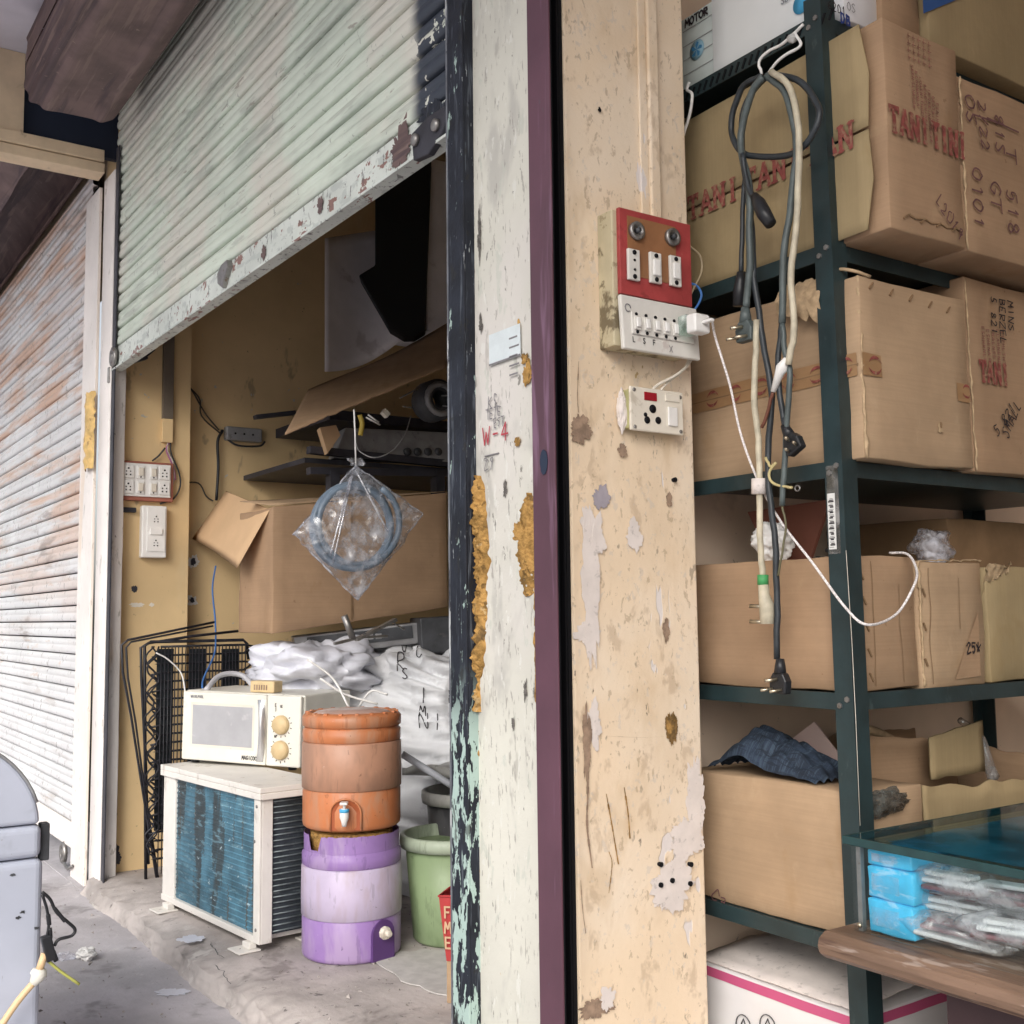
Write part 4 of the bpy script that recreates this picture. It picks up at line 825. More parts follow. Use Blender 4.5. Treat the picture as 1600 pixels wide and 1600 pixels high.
# ---- switch boards on the yellow wall
def socket_face(parent, o, y0, y1, z0, z1, hole, n=5):
    cy, cz = (y0+y1)/2, (z0+z1)/2; s = (z1-z0)
    for dy, dz, r in ((0, .26, .07), (-.16, .02, .05), (.16, .02, .05), (-.16, -.24, .06), (.16, -.24, .06)):
        mb = MB(); mb.lathe([(r*s, 0), (r*s, .002)], (o, cy+dy*s, cz+dz*s), 10, axis='x'); mb.build('pin_hole', MT['black'], parent)
xb = XL
t = thing('switch_board', 'white eight module switch board on a brown block, upper board on the yellow wall', 'switch board', at(228, 785, X=XL), group='electrical boards')
a = at(187, 722, X=XL+.04); b_ = at(262, 778, X=XL+.04)
mb = MB(); mb.box((XL+.0005, a.y-.012, b_.z-.02), (XL+.035, b_.y+.03, a.z+.012)); mb.build('back_block', M('redbrown_block', (.36,.13,.09), .6, var=.15), t, bevel=.004)
mb = MB(); mb.box((XL+.0355, a.y, b_.z), (XL+.045, b_.y+.014, a.z)); pl = mb.build('plate', MT['white'], t, bevel=.004)
yw = (b_.y+.014-a.y); zh = a.z-b_.z
for j in range(2):
    z0 = b_.z+zh*(.08+.46*j); z1_ = z0+zh*.38
    for (u0, u1, kind) in ((.05, .27, 's'), (.33, .47, 'w'), (.58, .72, 'w'), (.76, .97, 's')):
        y0, y1 = a.y+yw*u0, a.y+yw*u1; mb = MB(); mb.box((XL+.0455, y0, z0), (XL+.052, y1, z1_)); md = mb.build('socket' if kind == 's' else 'switch', MT['white'], t, bevel=.002)
        if kind == 's': socket_face(md, XL+.052, y0, y1, z0, z1_, 0)
        else:
            mb = MB(); mb.box((XL+.0522, y0+.006, z0+zh*.08), (XL+.058, y1-.006, z1_-zh*.06)); mb.build('rocker', MT['offwhite'], md, bevel=.002)
            mb = MB(); mb.lathe([(.004,0),(.004,.002)], (XL+.052, (y0+y1)/2, z0+zh*.04), 8, axis='x'); mb.build('screw', MT['black'], md)
t = thing('switch_box', 'narrow upright white box with two sockets below the upper switch board', 'switch board', at(240, 872, X=XL), group='electrical boards')
a = at(222, 790, X=XL+.03); b_ = at(258, 872, X=XL+.03)
mb = MB(); mb.box((XL+.0005, a.y-.004, b_.z), (XL+.05, b_.y, a.z)); mb.build('case', MT['white'], t, bevel=.006)
mb = MB(); mb.box((XL+.0503, a.y+.02, b_.z+.03), (XL+.054, b_.y-.008, a.z-.012)); mb.build('plate', MT['white'], t, bevel=.002)
zh = a.z-b_.z
for zc in (.74, .28): socket_face(t, XL+.054, a.y+.03, b_.y-.02, b_.z+zh*(zc-.1), b_.z+zh*(zc+.1), 0)
mb = MB(); mb.box((XL+.0543, a.y+.035, b_.z+zh*.44), (XL+.062, b_.y-.025, b_.z+zh*.56)); mb.build('rocker', MT['white'], t, bevel=.002)
mb = MB(); a = at(258, 420, X=XL+.02); b_ = at(270, 655, X=XL+.02); mb.box((XL+.0005, a.y, b_.z), (XL+.03, b_.y, 3.6)); o = mb.build('conduit_duct', M('grey_duct', (.16,.13,.10), .6, var=.15), bevel=.002); tag(o, 'dark grey cable duct running up the yellow wall', 'conduit')
mb = MB(); b2 = at(270, 692, X=XL+.02); mb.box((XL+.0005, a.y, b2.z), (XL+.028, b_.y, b_.z-.001)); o = mb.build('conduit_end', MT['yellow'], bevel=.002); tag(o, 'yellow painted lower end of the cable duct above the switch board', 'conduit')
for k, (pts, col, lab) in enumerate(((((262, 692), (262, 705), (270, 722), (272, 745), (268, 765)), (.5,.45,.40), 'pale wire from the duct to the switch board side'), (((266, 692), (268, 710), (280, 740), (281, 762), (270, 780), (250, 787)), (.03,.03,.03), 'black wire curving round the right of the switch board'),
      (((264, 692), (260, 704), (271, 730), (274, 750)), (.35,.12,.25), 'reddish wire tangled beside the switch board'), (((258, 700), (248, 712), (238, 720)), (.05,.05,.05), 'short black wire entering the top of the switch board'), (((281, 755), (310, 755), (322, 775), (333, 783)), (.06,.05,.04), 'thin dark wire running right from the switch board'), (((275, 575), (300, 610), (320, 645), (342, 672)), (.05,.04,.03), 'upper thin wire sloping to the white adapter strip'), (((272, 585), (310, 620), (315, 650), (345, 678)), (.05,.04,.03), 'lower thin wire sloping to the white adapter strip'))):
    mb = MB(); mb.tube([at(x, y, X=XL+.02 if k < 4 else XL-.08) for x, y in pts], .0045, 6, sub=5); o = mb.build('wire', flat('wire_%d' % k, col, .5)); tag(o, lab, 'wire', 'loose wires on the yellow wall')
XR = -5.87
t = thing('extension_strip', 'grey white adapter strip fixed on the yellow wall above the big carton', 'extension strip', at(380, 695, X=XR))
a = at(352, 666, X=XR+.03); b_ = at(408, 692, X=XR+.03)
mb = MB(); mb.box((XR+.0005, a.y, b_.z), (XR+.05, b_.y, a.z)); mb.build('case', MT['grey'], t, bevel=.008)
for k in range(3): mb = MB(); mb.lathe([(.006,0),(.006,.002)], (XR+.05, a.y+.05+.05*k, (a.z+b_.z)/2), 8, axis='x'); mb.build('pin_hole', MT['black'], t)
mb = MB(); mb.tube([at(348, 672, X=XR+.03), at(340, 690, X=XR+.03), at(341, 730, X=XR+.03), at(338, 782, X=XR+.03)], .008, 7, sub=5); mb.build('cable', MT['blackp'], t)
mb = MB(); mb.tube([at(352, 684, X=XR+.03), at(372, 696, X=XR+.05), at(405, 697, X=XR+.06), at(414, 690, X=XR+.06)], .006, 7, sub=5); mb.build('cable', MT['blackp'], t)
mb = MB(); a = at(398, 652, X=XR+.3); b_ = at(460, 645, X=XR+.3); mb.bar(a, b_, .05, .022); o = mb.build('steel_bracket', MT['guide2'], bevel=.003); tag(o, 'black steel bracket jutting from the wall above the adapter strip', 'bracket')
mb = MB(); c = at(215, 560, X=-5.55); mb.bar(c+V((0,-.05,-.02)), c+V((0,.04,.02)), .04, .04); mb.bar(c+V((0,.04,.02)), c+V((0,.08,.06)), .02, .02); o = mb.build('small_bracket', MT['guide2'], bevel=.003); tag(o, 'small dark bracket under the left end of the raised shutter', 'bracket')
mb = MB(); c = at(195, 797, X=XL); mb.box(c+V((.0005,-.05,-.012)), c+V((.03,.05,.012))); o = mb.build('wall_clip', MT['guide2'], bevel=.003); tag(o, 'black clip on the yellow wall beside the lower switch box', 'clip')

# ---- rack and goods in the dim upper back of the shop
q = lambda x, y, X: at(x, y, X=X)
t = thing('wall_rack', 'dark angle iron rack under the ceiling deep in the open shop', 'rack', q(600, 745, -5.2))
for y0, n in ((705, 'front_rail'), (738, 'lower_rail')):
    mb = MB(); mb.bar(q(482, y0-2, -5.0), q(720, y0+22 if y0 < 720 else y0+3, -5.0), .05, .035); mb.build(n, MT['guide2'], t)
for x in (520, 684): mb = MB(); mb.bar(q(x, 735, -5.0), q(x, 790, -5.0), .06, .05); mb.build('bracket', MT['guide2'], t)
a = q(480, 712, -5.0); b_ = q(720, 728, -5.0); mb = MB(); mb.box((-5.85, a.y, a.z-.03), (-5.03, b_.y+.4, a.z-.005)); mb.build('board', MT['guide2'], t)
t = thing('control_panel', 'grey control panel with a row of knobs lying on the dim rack', 'control panel', q(620, 720, -5.05))
mb = MB(); a, b_, c, d = q(540, 668, -5.05), q(705, 676, -5.0), q(705, 722, -4.97), q(522, 715, -5.02)
mb.prism([a, b_, c, d], (-.12, .02, .0)); mb.build('case', MT['grey'], t, bevel=.004)
for k in range(4):
    mb = MB(); mb.lathe([(.022,0),(.02,.012),(0,.013)], q(636+k*16, 706, -4.99)+V((0,0,0)), 12, axis='x'); mb.build('knob', MT['dgrey'], t)
mb = MB(); mb.prism([q(500, 668, -4.9), q(525, 664, -4.9), q(532, 680, -4.9), q(512, 708, -4.9)], (-.08, .02, 0)); o = mb.build('cardboard_scrap', MT['flapc']); tag(o, 'small bent cardboard scrap on the left end of the dim rack', 'cardboard scrap')
t = thing('motor_coil', 'round dark motor stator with copper wire ends under the cardboard sheet', 'motor', q(668, 630, -4.9))
c = q(668, 630, -4.9)
mb = MB(); mb.lathe([(.045,0),(.095,.0),(.105,.02),(.105,.12),(.06,.13),(.045,.13)], c, 24, axis='x', cap=False); mb.build('stator', MT['dgrey'], t)
mb = MB(); mb.tube([c+V((.13,.075*math.cos(a),.075*math.sin(a))) for a in [k*math.pi/8 for k in range(16)]], .016, 8, closed=True); mb.build('winding', MT['grey'], t)
for k, (a, b_) in enumerate((((625, 622), (655, 606)), ((630, 635), (645, 637)), ((690, 618), (712, 618)), ((692, 634), (712, 636)))):
    mb = MB(); mb.tube([q(*a, -4.75), q(*b_, -4.78)], .004, 5); mb.build('wire_end', MT['grey'], t)
mb = MB(); mb.tube([q(642, 650, -4.8), q(632, 680, -4.7), q(612, 705, -4.65), q(585, 715, -4.65), q(562, 705, -4.7), q(556, 690, -4.7)], .003, 5, sub=6); o = mb.build('thin_wire', MT['grey']); tag(o, 'thin wire looping down from the motor stator', 'wire')
mb = MB(); mb.tube([q(562, 648, -4.6), q(566, 662, -4.6), q(563, 680, -4.6)], .012, 7, sub=3); o = mb.build('yellow_plug', flat('dull_yellow', (.45,.33,.06), .5)); tag(o, 'yellow plug dangling below the cardboard sheet', 'plug')
for k, (a, b_) in enumerate((((575, 648), (592, 660)), ((572, 652), (594, 664)))):
    mb = MB(); mb.tube([q(*a, -4.6), q(*b_, -4.6)], .004, 5); o = mb.build('wire', MT['white']); tag(o, ['upper thin white wire end beside the yellow plug', 'lower thin white wire end beside the yellow plug'][k], 'wire', 'white wire ends by the plug')
mb = MB(); a = q(598, 642, -4.7); mb.bar(a, q(606, 650, -4.7), .03, .03); o = mb.build('terminal_block', MT['offwhite'], bevel=.003); tag(o, 'small pale terminal block hanging under the cardboard sheet', 'terminal block')
# cardboard sheet drooping from above
e0, e1, e2, e3 = q(445, 680, -4.65), q(697, 574, -4.55), q(712, 502, -4.95), q(482, 615, -5.1)
mb = MB(); mb.grid(lambda u, v: e0.lerp(e1, u).lerp(e3.lerp(e2, u), v)+V((0, 0, .015*math.sin(u*5+v*2)*v+.008*nz((u*22, v*3, 1), 1)*(1-v))), 40, 10, thick=(0,0,.008)); o = mb.build('cardboard_sheet', MT['card']); tag(o, 'drooping brown cardboard sheet above the hanging hose bag', 'cardboard sheet')
# pale liner, black hood, pale carton
MT['dimwhite'] = M('dusty_white_sheet', (.78,.74,.75), .7, var=.08, vs=4, layers=[((.44,.39,.39), 5, .58, .12, .6)])
def liner(u, v):
    x = 508+118*u; y = (372-18*u) + (580-372)*v - v*(30*u*u) + 6*math.sin(u*math.pi)*v
    return at(x, y, X=-5.05-.10*math.sin(u*math.pi*.9))
mb = MB(); mb.grid(liner, 16, 12, thick=(-.01, .003, 0)); o = mb.build('white_liner', MT['dimwhite']); tag(o, 'curved dusty white sheet standing in the dark behind the shutter', 'sheet')
mb = MB(); mb.prism([q(x, y, -4.9) for x, y in ((560, 430), (586, 414), (586, 280), (674, 250), (664, 515), (646, 526), (630, 526), (608, 513))], (-.10, .06, 0)); o = mb.build('black_hood', flat('matt_black', (.012,.014,.017), .6), bevel=.008); tag(o, 'black tapered hood standing between two pale sheets in the dark', 'hood')
mb = MB(); a = q(668, 515, -4.97); b_ = q(722, 260, -4.97); softbox(mb, (-5.35, a.y, a.z), (-4.97, b_.y, b_.z), seg=.08, amp=.006); o = mb.build('pale_carton', MT['dimwhite']); tag(o, 'tall dusty pale carton beside the guide above the cardboard sheet', 'carton')
mb = MB(); a = q(300, 590, -5.7); mb.box((-5.80, q(490, 520, -5.3).y, q(490, 560, -5.3).z-.35), (-5.1, 4.2, q(490, 560, -5.3).z-.30)); o = mb.build('upper_shelf', MT['guide2']); tag(o, 'dark upper shelf board carrying pale sheets in the open shop', 'shelf')

# ---- grey appliance in the left foreground and its leads
AX = -3.3
ay = at(66, 1450, X=AX).y
t = thing('grey_cabinet', 'pale blue grey plastic appliance cabinet in the left foreground', 'appliance', (AX-.3, ay-.3, 0))
MT['bgrey'] = M('blue_grey_plastic', (.43, .46, .55), .5, var=.05, vs=4, bump=(25, .06), layers=[((.30,.32,.38), 6, .6, .1, .4), ((.16,.16,.18), 34, .70, .03, .6)])
zt = at(0, 1150, X=AX).z; zsm = at(64, 1287, X=AX).z; zsm2 = at(65, 1340, X=AX).z
def prof(z0, z1, inset=0):
    P = []
    for k in range(13):
        z = z0+(z1-z0)*k/12; P.append((ay-inset, z))
    return P
def shell(name, z0, z1, y1, mat, parent):
    mb = MB(); mb.box((AX-.55, ay-.62, z0), (AX, y1, z1)); return mb.build(name, mat, parent, bevel=.02, seg=4)
shell('lower_body', 0.012, zsm2-.003, ay, MT['bgrey'], t); shell('middle_band', zsm2, zsm-.003, ay-.006, MT['bgrey'], t)
P = [(ay-.012, zsm)]+[(ay-.012-.02*(k/14)-.30*(1-math.cos(k/14*math.pi/2)), zsm+(zt+.02-zsm)*math.sin(k/14*math.pi/2)) for k in range(1, 15)]+[(ay-.62, zt+.02), (ay-.62, zsm)]
mb = MB(); mb.prism([(AX-.55, y, z) for y, z in P], (.55, 0, 0)); mb.build('top_cover', MT['bgrey'], t, bevel=.012, seg=3)
mb = MB(); mb.tube([(AX+.002, y-.0, z) for y, z in P[2:15]], .004, 6); mb.build('trim', MT['grey'], t)
c = at(66, 1320, X=AX-.05); mb = MB(); mb.box((c.x-.02, ay-.004, c.z-.04), (c.x+.02, ay+.02, c.z+.06)); mb.build('hinge', MT['dgrey'], t, bevel=.004)
for x, y in ((20, 1367), (35, 1425), (28, 1434), (57, 1450)): blob('scuff', at(x, y, X=AX+.0005), (0,1,0), (0,0,1), .006, .004, MT['dgrey'], t, x, off=.001)
w = lambda x, y, d=0: at(x, y, X=AX+.05+d)
t = thing('wire_lead', 'black wire lead with connectors hanging beside the blue grey cabinet', 'wire', w(75, 1500))
for pts, r in ((((66, 1394), (78, 1405), (88, 1425), (105, 1440), (117, 1452), (112, 1462), (92, 1468), (85, 1478)), .0045), (((66, 1398), (73, 1420), (76, 1445), (72, 1470)), .004), (((78, 1450), (79, 1465), (74, 1480)), .005)):
    mb = MB(); mb.tube([w(*p) for p in pts], r, 7, sub=6); mb.build('lead', MT['blackp'], t)
for a, b_, r in (((84, 1418), (102, 1440), .0065), ((75, 1428), (77, 1446), .007), ((71, 1462), (80, 1500), .016), ((82, 1485), (88, 1502), .008)):
    mb = MB(); mb.bar(w(*a), w(*b_), r*1.6, r*1.6); mb.build('connector', MT['blackp'], t, bevel=.003)
t = thing('cream_cable', 'thick cream cable with a cone plug leading off the lower left corner', 'cable', w(40, 1560))
MT['creamc'] = flat('cream_cable', (.68, .48, .28), .45)
mb = MB(); mb.tube([w(-20, 1640), w(5, 1598), w(30, 1562), w(52, 1536)], .009, 9, sub=5); mb.build('cable', MT['creamc'], t)
mb = MB(); mb.tube([w(51, 1538), w(58, 1528), w(60, 1522), w(62, 1514)], .022, 12, taper=lambda s: (.45, .8, 1, .8)[min(3, int(s*3.01))]); mb.build('plug', MT['ivory'], t)
mb = MB(); mb.tube([w(62, 1514), w(70, 1490)], .010, 9); mb.build('plug_neck', MT['creamc'], t)
mb = MB(); mb.tube([w(76, 1502), w(95, 1518), w(124, 1538)], .004, 6, sub=4); o = mb.build('green_wire', flat('yellow_green', (.45,.46,.12), .4)); tag(o, 'short yellow green wire end pointing at the crumpled paper', 'wire')
# litter
crumple('crumpled_paper', 'crumpled white paper scrap on the street left of the step', at(135, 1490, Z=.02), (.05, .04, .025), 4, MT['white'], 'litter')
for k, (x, y, z, s, lab) in enumerate(((268, 1550, .006, (.055, .028, .004), 'larger pale plastic shard on the street below the step'), (298, 1467, ZF+.006, (.045, .028, .004), 'pale plastic shard on the step under the air conditioner unit'), (98, 1495, .005, (.05, .035, .003), 'thin clear scrap beside the crumpled paper'))):
    o = blob('plastic_shard', at(x, y, Z=z), (.56,.83,0), (-.83,.56,.1), s[0], s[1], MT['film2'] if k == 2 else M('shard_%d' % k, (.62,.63,.70), .4, var=.1, bump=None), None, k+3, off=.002, thick=.003); tag(o, lab, 'litter', 'pale plastic shards')
mb = MB(); P = []
for k in range(40):
    a = k/40*2*math.pi; r = 1+.3*nz((math.cos(a)*2, math.sin(a)*2, 5))+.15*nz((math.cos(a)*7, math.sin(a)*7, 5)); P.append(at(690, 1520, Z=ZF+.004)+V((.30*r*math.cos(a), .16*r*math.sin(a), 0)))
mb.prism(P, (0,0,.004)); o = mb.build('cement_patch', M('pale_cement', (.52,.50,.48), .9, var=.1, vs=20)); struct(o)

# ================================================================ electrics on the pillar
XP = PX1+.003
a = at(995, 100, X=XP); b_ = at(1022, 100, X=XP)
t = thing('cable_casing', 'cream painted cable casing running down the pillar to the red switch board', 'conduit', (XP, a.y, at(1005, 342, X=XP).z))
zb = at(1005, 345, X=XP).z
mb = MB(); mb.box((XP, a.y, zb), (XP+.008, a.y+(b_.y-a.y)*.42, 4.1)); mb.build('strip', MT['cream'], t, bevel=.002)
mb = MB(); mb.box((XP, a.y+(b_.y-a.y)*.42+.001, zb), (XP+.016, b_.y, 4.1)); mb.build('cover', MT['cream'], t, bevel=.004)
MT['oldbox'] = M('grimy_cream_box', (.50,.44,.30), .6, var=.1, vs=10, layers=[((.12,.09,.05), (18,18,12), .56, .08, .85), ((.25,.20,.12), 30, .6, .05, .7)])
MT['redp'] = M('red_sunmica', (.36,.055,.055), .45, var=.15, vs=12, bump=None, layers=[((.20,.03,.03), 16, .6, .08, .6), ((.50,.30,.25), 50, .72, .02, .5)])
MT['brownpl'] = M('brown_laminate', (.28,.13,.06), .5, var=.12, vs=14, bump=None)
MT['wpanel'] = M('stained_white_panel', (.68,.66,.62), .45, var=.06, vs=12, bump=None, layers=[((.45,.36,.33), 14, .58, .1, .5)])
yl = at(935, 450, X=XP).y; xf = at(958, 450, Y=yl).x
zt = at(935, 338, X=XP).z; zb = at(937, 540, X=XP).z
pq = lambda x, y, X=xf: at(x, y, X=X)
yr = pq(1073, 420).y
t = thing('switch_board', 'grimy red and white switch board with two lamp holders on the pillar', 'switch board', (XP, (yl+yr)/2, zb), group='electrical boards')
mb = MB(); mb.box((XP, yl, zb-.01), (xf, yr, zt)); mb.build('box', MT['oldbox'], t, bevel=.003)
zm = pq(955, 458).z
x2 = xf+.012
mb = MB(); mb.box((xf+.0003, yl+.012, zm), (x2, yr+.004, zt+.004)); mb.build('red_panel', MT['redp'], t, bevel=.002)
a = pq(980, 372, x2); b_ = pq(1057, 452, x2)
mb = MB(); mb.box((x2+.0003, a.y, b_.z+.01), (x2+.0015, b_.y, zt-.012)); rp = mb.build('brown_inlay', MT['brownpl'], t)
for x, y in ((992, 362), (1048, 372)):
    c = pq(x, y, x2); mb = MB(); mb.lathe([(.021,.0),(.021,.010),(.014,.011),(.012,.004),(0,.003)], (x2+.0016, c.y, c.z), 20, axis='x'); h_ = mb.build('lamp_holder', MT['steel'], t)
    mb = MB(); mb.lathe([(.006,0),(.006,.012),(0,.012)], (x2+.005, c.y, c.z), 8, axis='x'); mb.build('contact', MT['dgrey'], h_)
for k, x in enumerate((987, 1021, 1052)):
    c = pq(x, 415+5*k, x2); z0, z1_ = c.z-.036, c.z+.036
    mb = MB(); mb.box((x2+.0016, c.y-.017, z0), (x2+.010, c.y+.017, z1_)); md = mb.build('fuse' if k == 0 else 'switch', MT['wpanel'], t, bevel=.002)
    for dz in (-.028, .028): mb = MB(); mb.lathe([(.0055,0),(.0055,.002)], (x2+.010, c.y, c.z+dz), 10, axis='x'); mb.build('screw', MT['black'], md)
    if k: mb = MB(); mb.box((x2+.0102, c.y-.011, c.z-.02), (x2+.016, c.y+.009, c.z+.018)); mb.build('rocker', MT['white'], md, bevel=.002)
    else:
        for dz in (-.012, .01): mb = MB(); mb.lathe([(.003,0),(.003,.002)], (x2+.010, c.y, c.z+dz), 8, axis='x'); mb.build('pin_hole', MT['black'], md)
# white lower panel, its foot kicked out a little
z0, z1_ = pq(950, 545).z, zm-.003
FP = Matrix.Translation((xf+.001, yl+.010, z1_)) @ Matrix.Rotation(R_(-4), 4, 'Y')
Hh = z1_-z0; Wd = yr-yl+.006
LP = lambda: MB(FP)
mb = LP(); mb.box((0, 0, -Hh), (.012, Wd, 0)); wp = mb.build('white_panel', MT['wpanel'], t, bevel=.003)
mb = LP(); mb.box((.0122, .024, -Hh*.72), (.017, Wd-.02, -Hh*.30)); mb.build('switch_frame', MT['wpanel'], t, bevel=.003)
for k in range(5):
    y = .038+k*.0285; mb = LP(); mb.box((.0172, y-.0095, -Hh*.64), (.022, y+.0095, -Hh*.38)); sw = mb.build('switch', MT['wpanel'], t, bevel=.002)
    mb = LP(); mb.box((.0222, y-.006, -Hh*.60), (.0265, y+.006, -Hh*.42)); mb.build('rocker', MT['white'], sw, bevel=.002)
    for zz in (-.345, -.675): mb = LP(); mb.lathe([(.0042,0),(.0042,.0015)], (.0172, y, Hh*zz), 8, axis='x'); mb.build('screw', MT['black'], sw)
RP = FP.to_3x3()
for k, tx in enumerate(('L', 'S', 'F')): write('letter', tx, FP @ V((.012, .026+k*.03, -Hh*.86)), RP @ Y1, RP @ Z1, .012, .0022, INK, wp, off=.0012)
write('letter', 'X', FP @ V((.012, .135, -Hh*.94)), RP @ Y1, RP @ Z1, .015, .0018, bpy.data.materials['pencil'], wp, off=.0012)
mb = LP(); mb.tube([(.0135, .018+.008*math.cos(q), -.03+.009*math.sin(q)) for q in [k*.6 for k in range(10)]], .0012, 5); mb.build('scribble', bpy.data.materials['pencil'], wp)
# charger in the socket
yc = pq(1055, 515).y; zc = pq(1055, 515).z
t = thing('phone_charger', 'white phone charger block plugged into the pillar switch board', 'charger', (xf+.04, yc, zc))
c0 = V((xf+.025, yc-.004, zc)); x3 = xf+.028
c1 = at(1100, 522, Y=yc+.004)
mb = MB(); mb.box((x3, yc-.018, zc-.022), (x3+.030, yc+.020, zc+.022)); mb.build('adapter', clear('clear_mint', (.85,.95,.92), .5, (.8,.9,.87), .1, .2), t, bevel=.003)
mb = MB(); mb.box((x3+.0305, yc-.022, zc-.026), (c1.x, yc+.026, zc+.018)); mb.build('block', MT['white'], t, bevel=.006, seg=3)
pl0 = V((c1.x, yc+.004, zc+.0))
mb = MB(); mb.box((c1.x+.0003, yc-.003, zc-.007), (c1.x+.03, yc+.010, zc+.001)); mb.build('plug', MT['white'], t, bevel=.003)
s0 = V((c1.x+.028, yc+.003, zc-.003))
pts = [s0, at(1118, 528, Y=1.80), at(1140, 600, Y=1.83), at(1158, 680, Y=1.86), at(1185, 752, Y=1.87), at(1220, 815, Y=1.88), at(1270, 880, Y=1.87), at(1320, 948, Y=1.86), at(1355, 976, Y=1.86), at(1400, 960, X=-1.50), at(1428, 915, X=-1.50), at(1432, 890, X=-1.53), at(1418, 866, X=-1.57), at(1390, 864, X=-1.62)]
mb = MB(); mb.tube(pts, .0029, 7, sub=8); o = mb.build('charging_cable', M('braided_white', (.74,.70,.69), .6, var=.3, vs=260, bump=None)); tag(o, 'long white charging cable drooping from the charger to the shelf', 'cable')
# lower socket
t = thing('socket_box', 'square cream socket box with a red indicator, below the red board', 'socket', at(1020, 680, X=XP), group='electrical boards')
yl2 = at(968, 640, X=XP).y; xf2 = at(983, 640, Y=yl2+.004).x; a = at(983, 603, X=xf2); b_ = at(1066, 681, X=xf2)
mb = MB(); mb.box((XP, yl2+.004, b_.z+.006), (xf2-.002, b_.y-.003, a.z-.006)); mb.build('back_box', M('olive_box', (.42,.40,.20), .6, var=.15, vs=20, bump=None), t, bevel=.003)
mb = MB(); mb.box((xf2-.0017, a.y-.002, b_.z), (xf2+.006, b_.y, a.z)); mb.build('plate', MT['offwhite'], t, bevel=.003)
xs = xf2+.0063; W2, H2 = b_.y-a.y, a.z-b_.z
mb = MB(); mb.box((xs, a.y+W2*.24, a.z-H2*.29), (xs+.002, a.y+W2*.48, a.z-H2*.10)); mb.build('indicator', flat('red_lens', (.30,.01,.02), .25), t, bevel=.001)
for u, v, r in ((.40, .47, .010), (.29, .74, .0085), (.50, .72, .0085), (.26, .62, .005)):
    mb = MB(); mb.lathe([(r,0),(r,.0015)], (xs-.0003, a.y+W2*u, a.z-H2*v), 12, axis='x'); mb.build('pin_hole', MT['black'], t)
mb = MB(); mb.box((xs, a.y+W2*.64, a.z-H2*.25), (xs+.003, a.y+W2*.92, a.z-H2*.08)); mb.build('regulator', MT['offwhite'], t, bevel=.002)
mb = MB(); mb.box((xs, a.y+W2*.68, a.z-H2*.82), (xs+.005, a.y+W2*.86, a.z-H2*.38)); mb.build('switch', MT['white'], t, bevel=.002)
for u, v in ((.06, .08), (.94, .12), (.06, .92), (.94, .92)): mb = MB(); mb.lathe([(.005,0),(.004,.002),(0,.002)], (xs-.0003, a.y+W2*u, a.z-H2*v), 8, axis='x'); mb.build('screw', ST, t)
mb = MB(); mb.tube([V((xf2, a.y+W2*.45, a.z)), at(1030, 600, X=xf2), at(1058, 585, X=xf2+.01), at(1078, 565, X=xf2+.01), at(1086, 535, X=xf2+.01)], .004, 6, sub=5); mb.build('wire', MT['offwhite'], t)
mb = MB(); mb.tube([V((xf2, a.y+W2*.6, a.z)), at(1045, 596, X=xf2), at(1070, 575, X=xf2+.01), at(1080, 545, X=xf2+.01)], .003, 6, sub=5); mb.build('wire', MT['offwhite'], t)
crumple('tape_wad', 'twisted strip of old tape beside the cream socket box', at(972, 640, X=XP+.012), (.012, .014, .05), 6, MT['bare'], 'tape')
mb = MB(); mb.tube([at(1078, 385, X=xf), at(1094, 400, X=xf), at(1096, 425, X=xf), at(1084, 450, X=xf), at(1075, 470, X=xf)], .0025, 6, sub=6); o = mb.build('wire', flat('copper_wire', (.35,.28,.18), .4)); tag(o, 'thin bare wire arcing off the right of the red board', 'wire')
mb = MB(); mb.tube([at(1078, 442, X=xf), at(1090, 448, X=xf), at(1096, 462, X=xf), at(1088, 480, X=xf), at(1076, 490, X=xf)], .003, 6, sub=6); o = mb.build('wire', bpy.data.materials['blue_wire']); tag(o, 'small blue wire loop beside the pillar switch board', 'wire')

# ================================================================ shelf rack
SY = 1.93; SXB = -2.14; SYE = 3.25
ZS = [at(1340, 1474, Y=SY).z, at(1335, 1086, Y=SY).z, at(1318, 719, Y=SY).z, at(1300, 378, Y=SY).z, at(1284, 18, Y=SY).z]
def postx(z): return POSTC(z)
POSTC = lambda z: -1.590-.010*(z-1.3)
t = thing('shelf_rack', 'dark green steel shelf rack loaded with cartons', 'shelf rack', (-1.85, 2.6, .1))
G = MT['dgreen']
def bolts(z):
    for dx, dz in ((-.010, -.010), (-.030, -.024)):
        mb = MB(); mb.lathe([(.0065,0),(.0065,.004),(0,.0045)], (postx(z)+.024+dx-.004, SY-.004, z+dz), 6, axis='y', smooth=False); mb.build('bolt', MT['steel'], t)
def post(xt, xb, y, sx, sy):
    mb = MB(); z0, z1 = .101, ZS[4]+.045; w_ = .048
    P = [(0,0),(w_*sx,0),(w_*sx,.004*sy),(.004*sx,.004*sy),(.004*sx,w_*sy),(0,w_*sy)]
    n = 6; vs = [(xb+p[0], y+p[1], z0) for p in P]+[(xt+p[0], y+p[1], z1) for p in P]
    mb.add(vs, [list(range(n))[::-1], list(range(n, 2*n))]+[(i, (i+1) % n, (i+1) % n+n, i+n) for i in range(n)]); return mb.build('post', G, t)
p0 = post(postx(2.7)+.024, postx(.1)+.024, SY-.004, -1, 1); post(SXB, SXB, SY-.004, 1, 1); post(-1.53, -1.53, SYE+.004, -1, -1); post(SXB, SXB, SYE+.004, 1, -1)
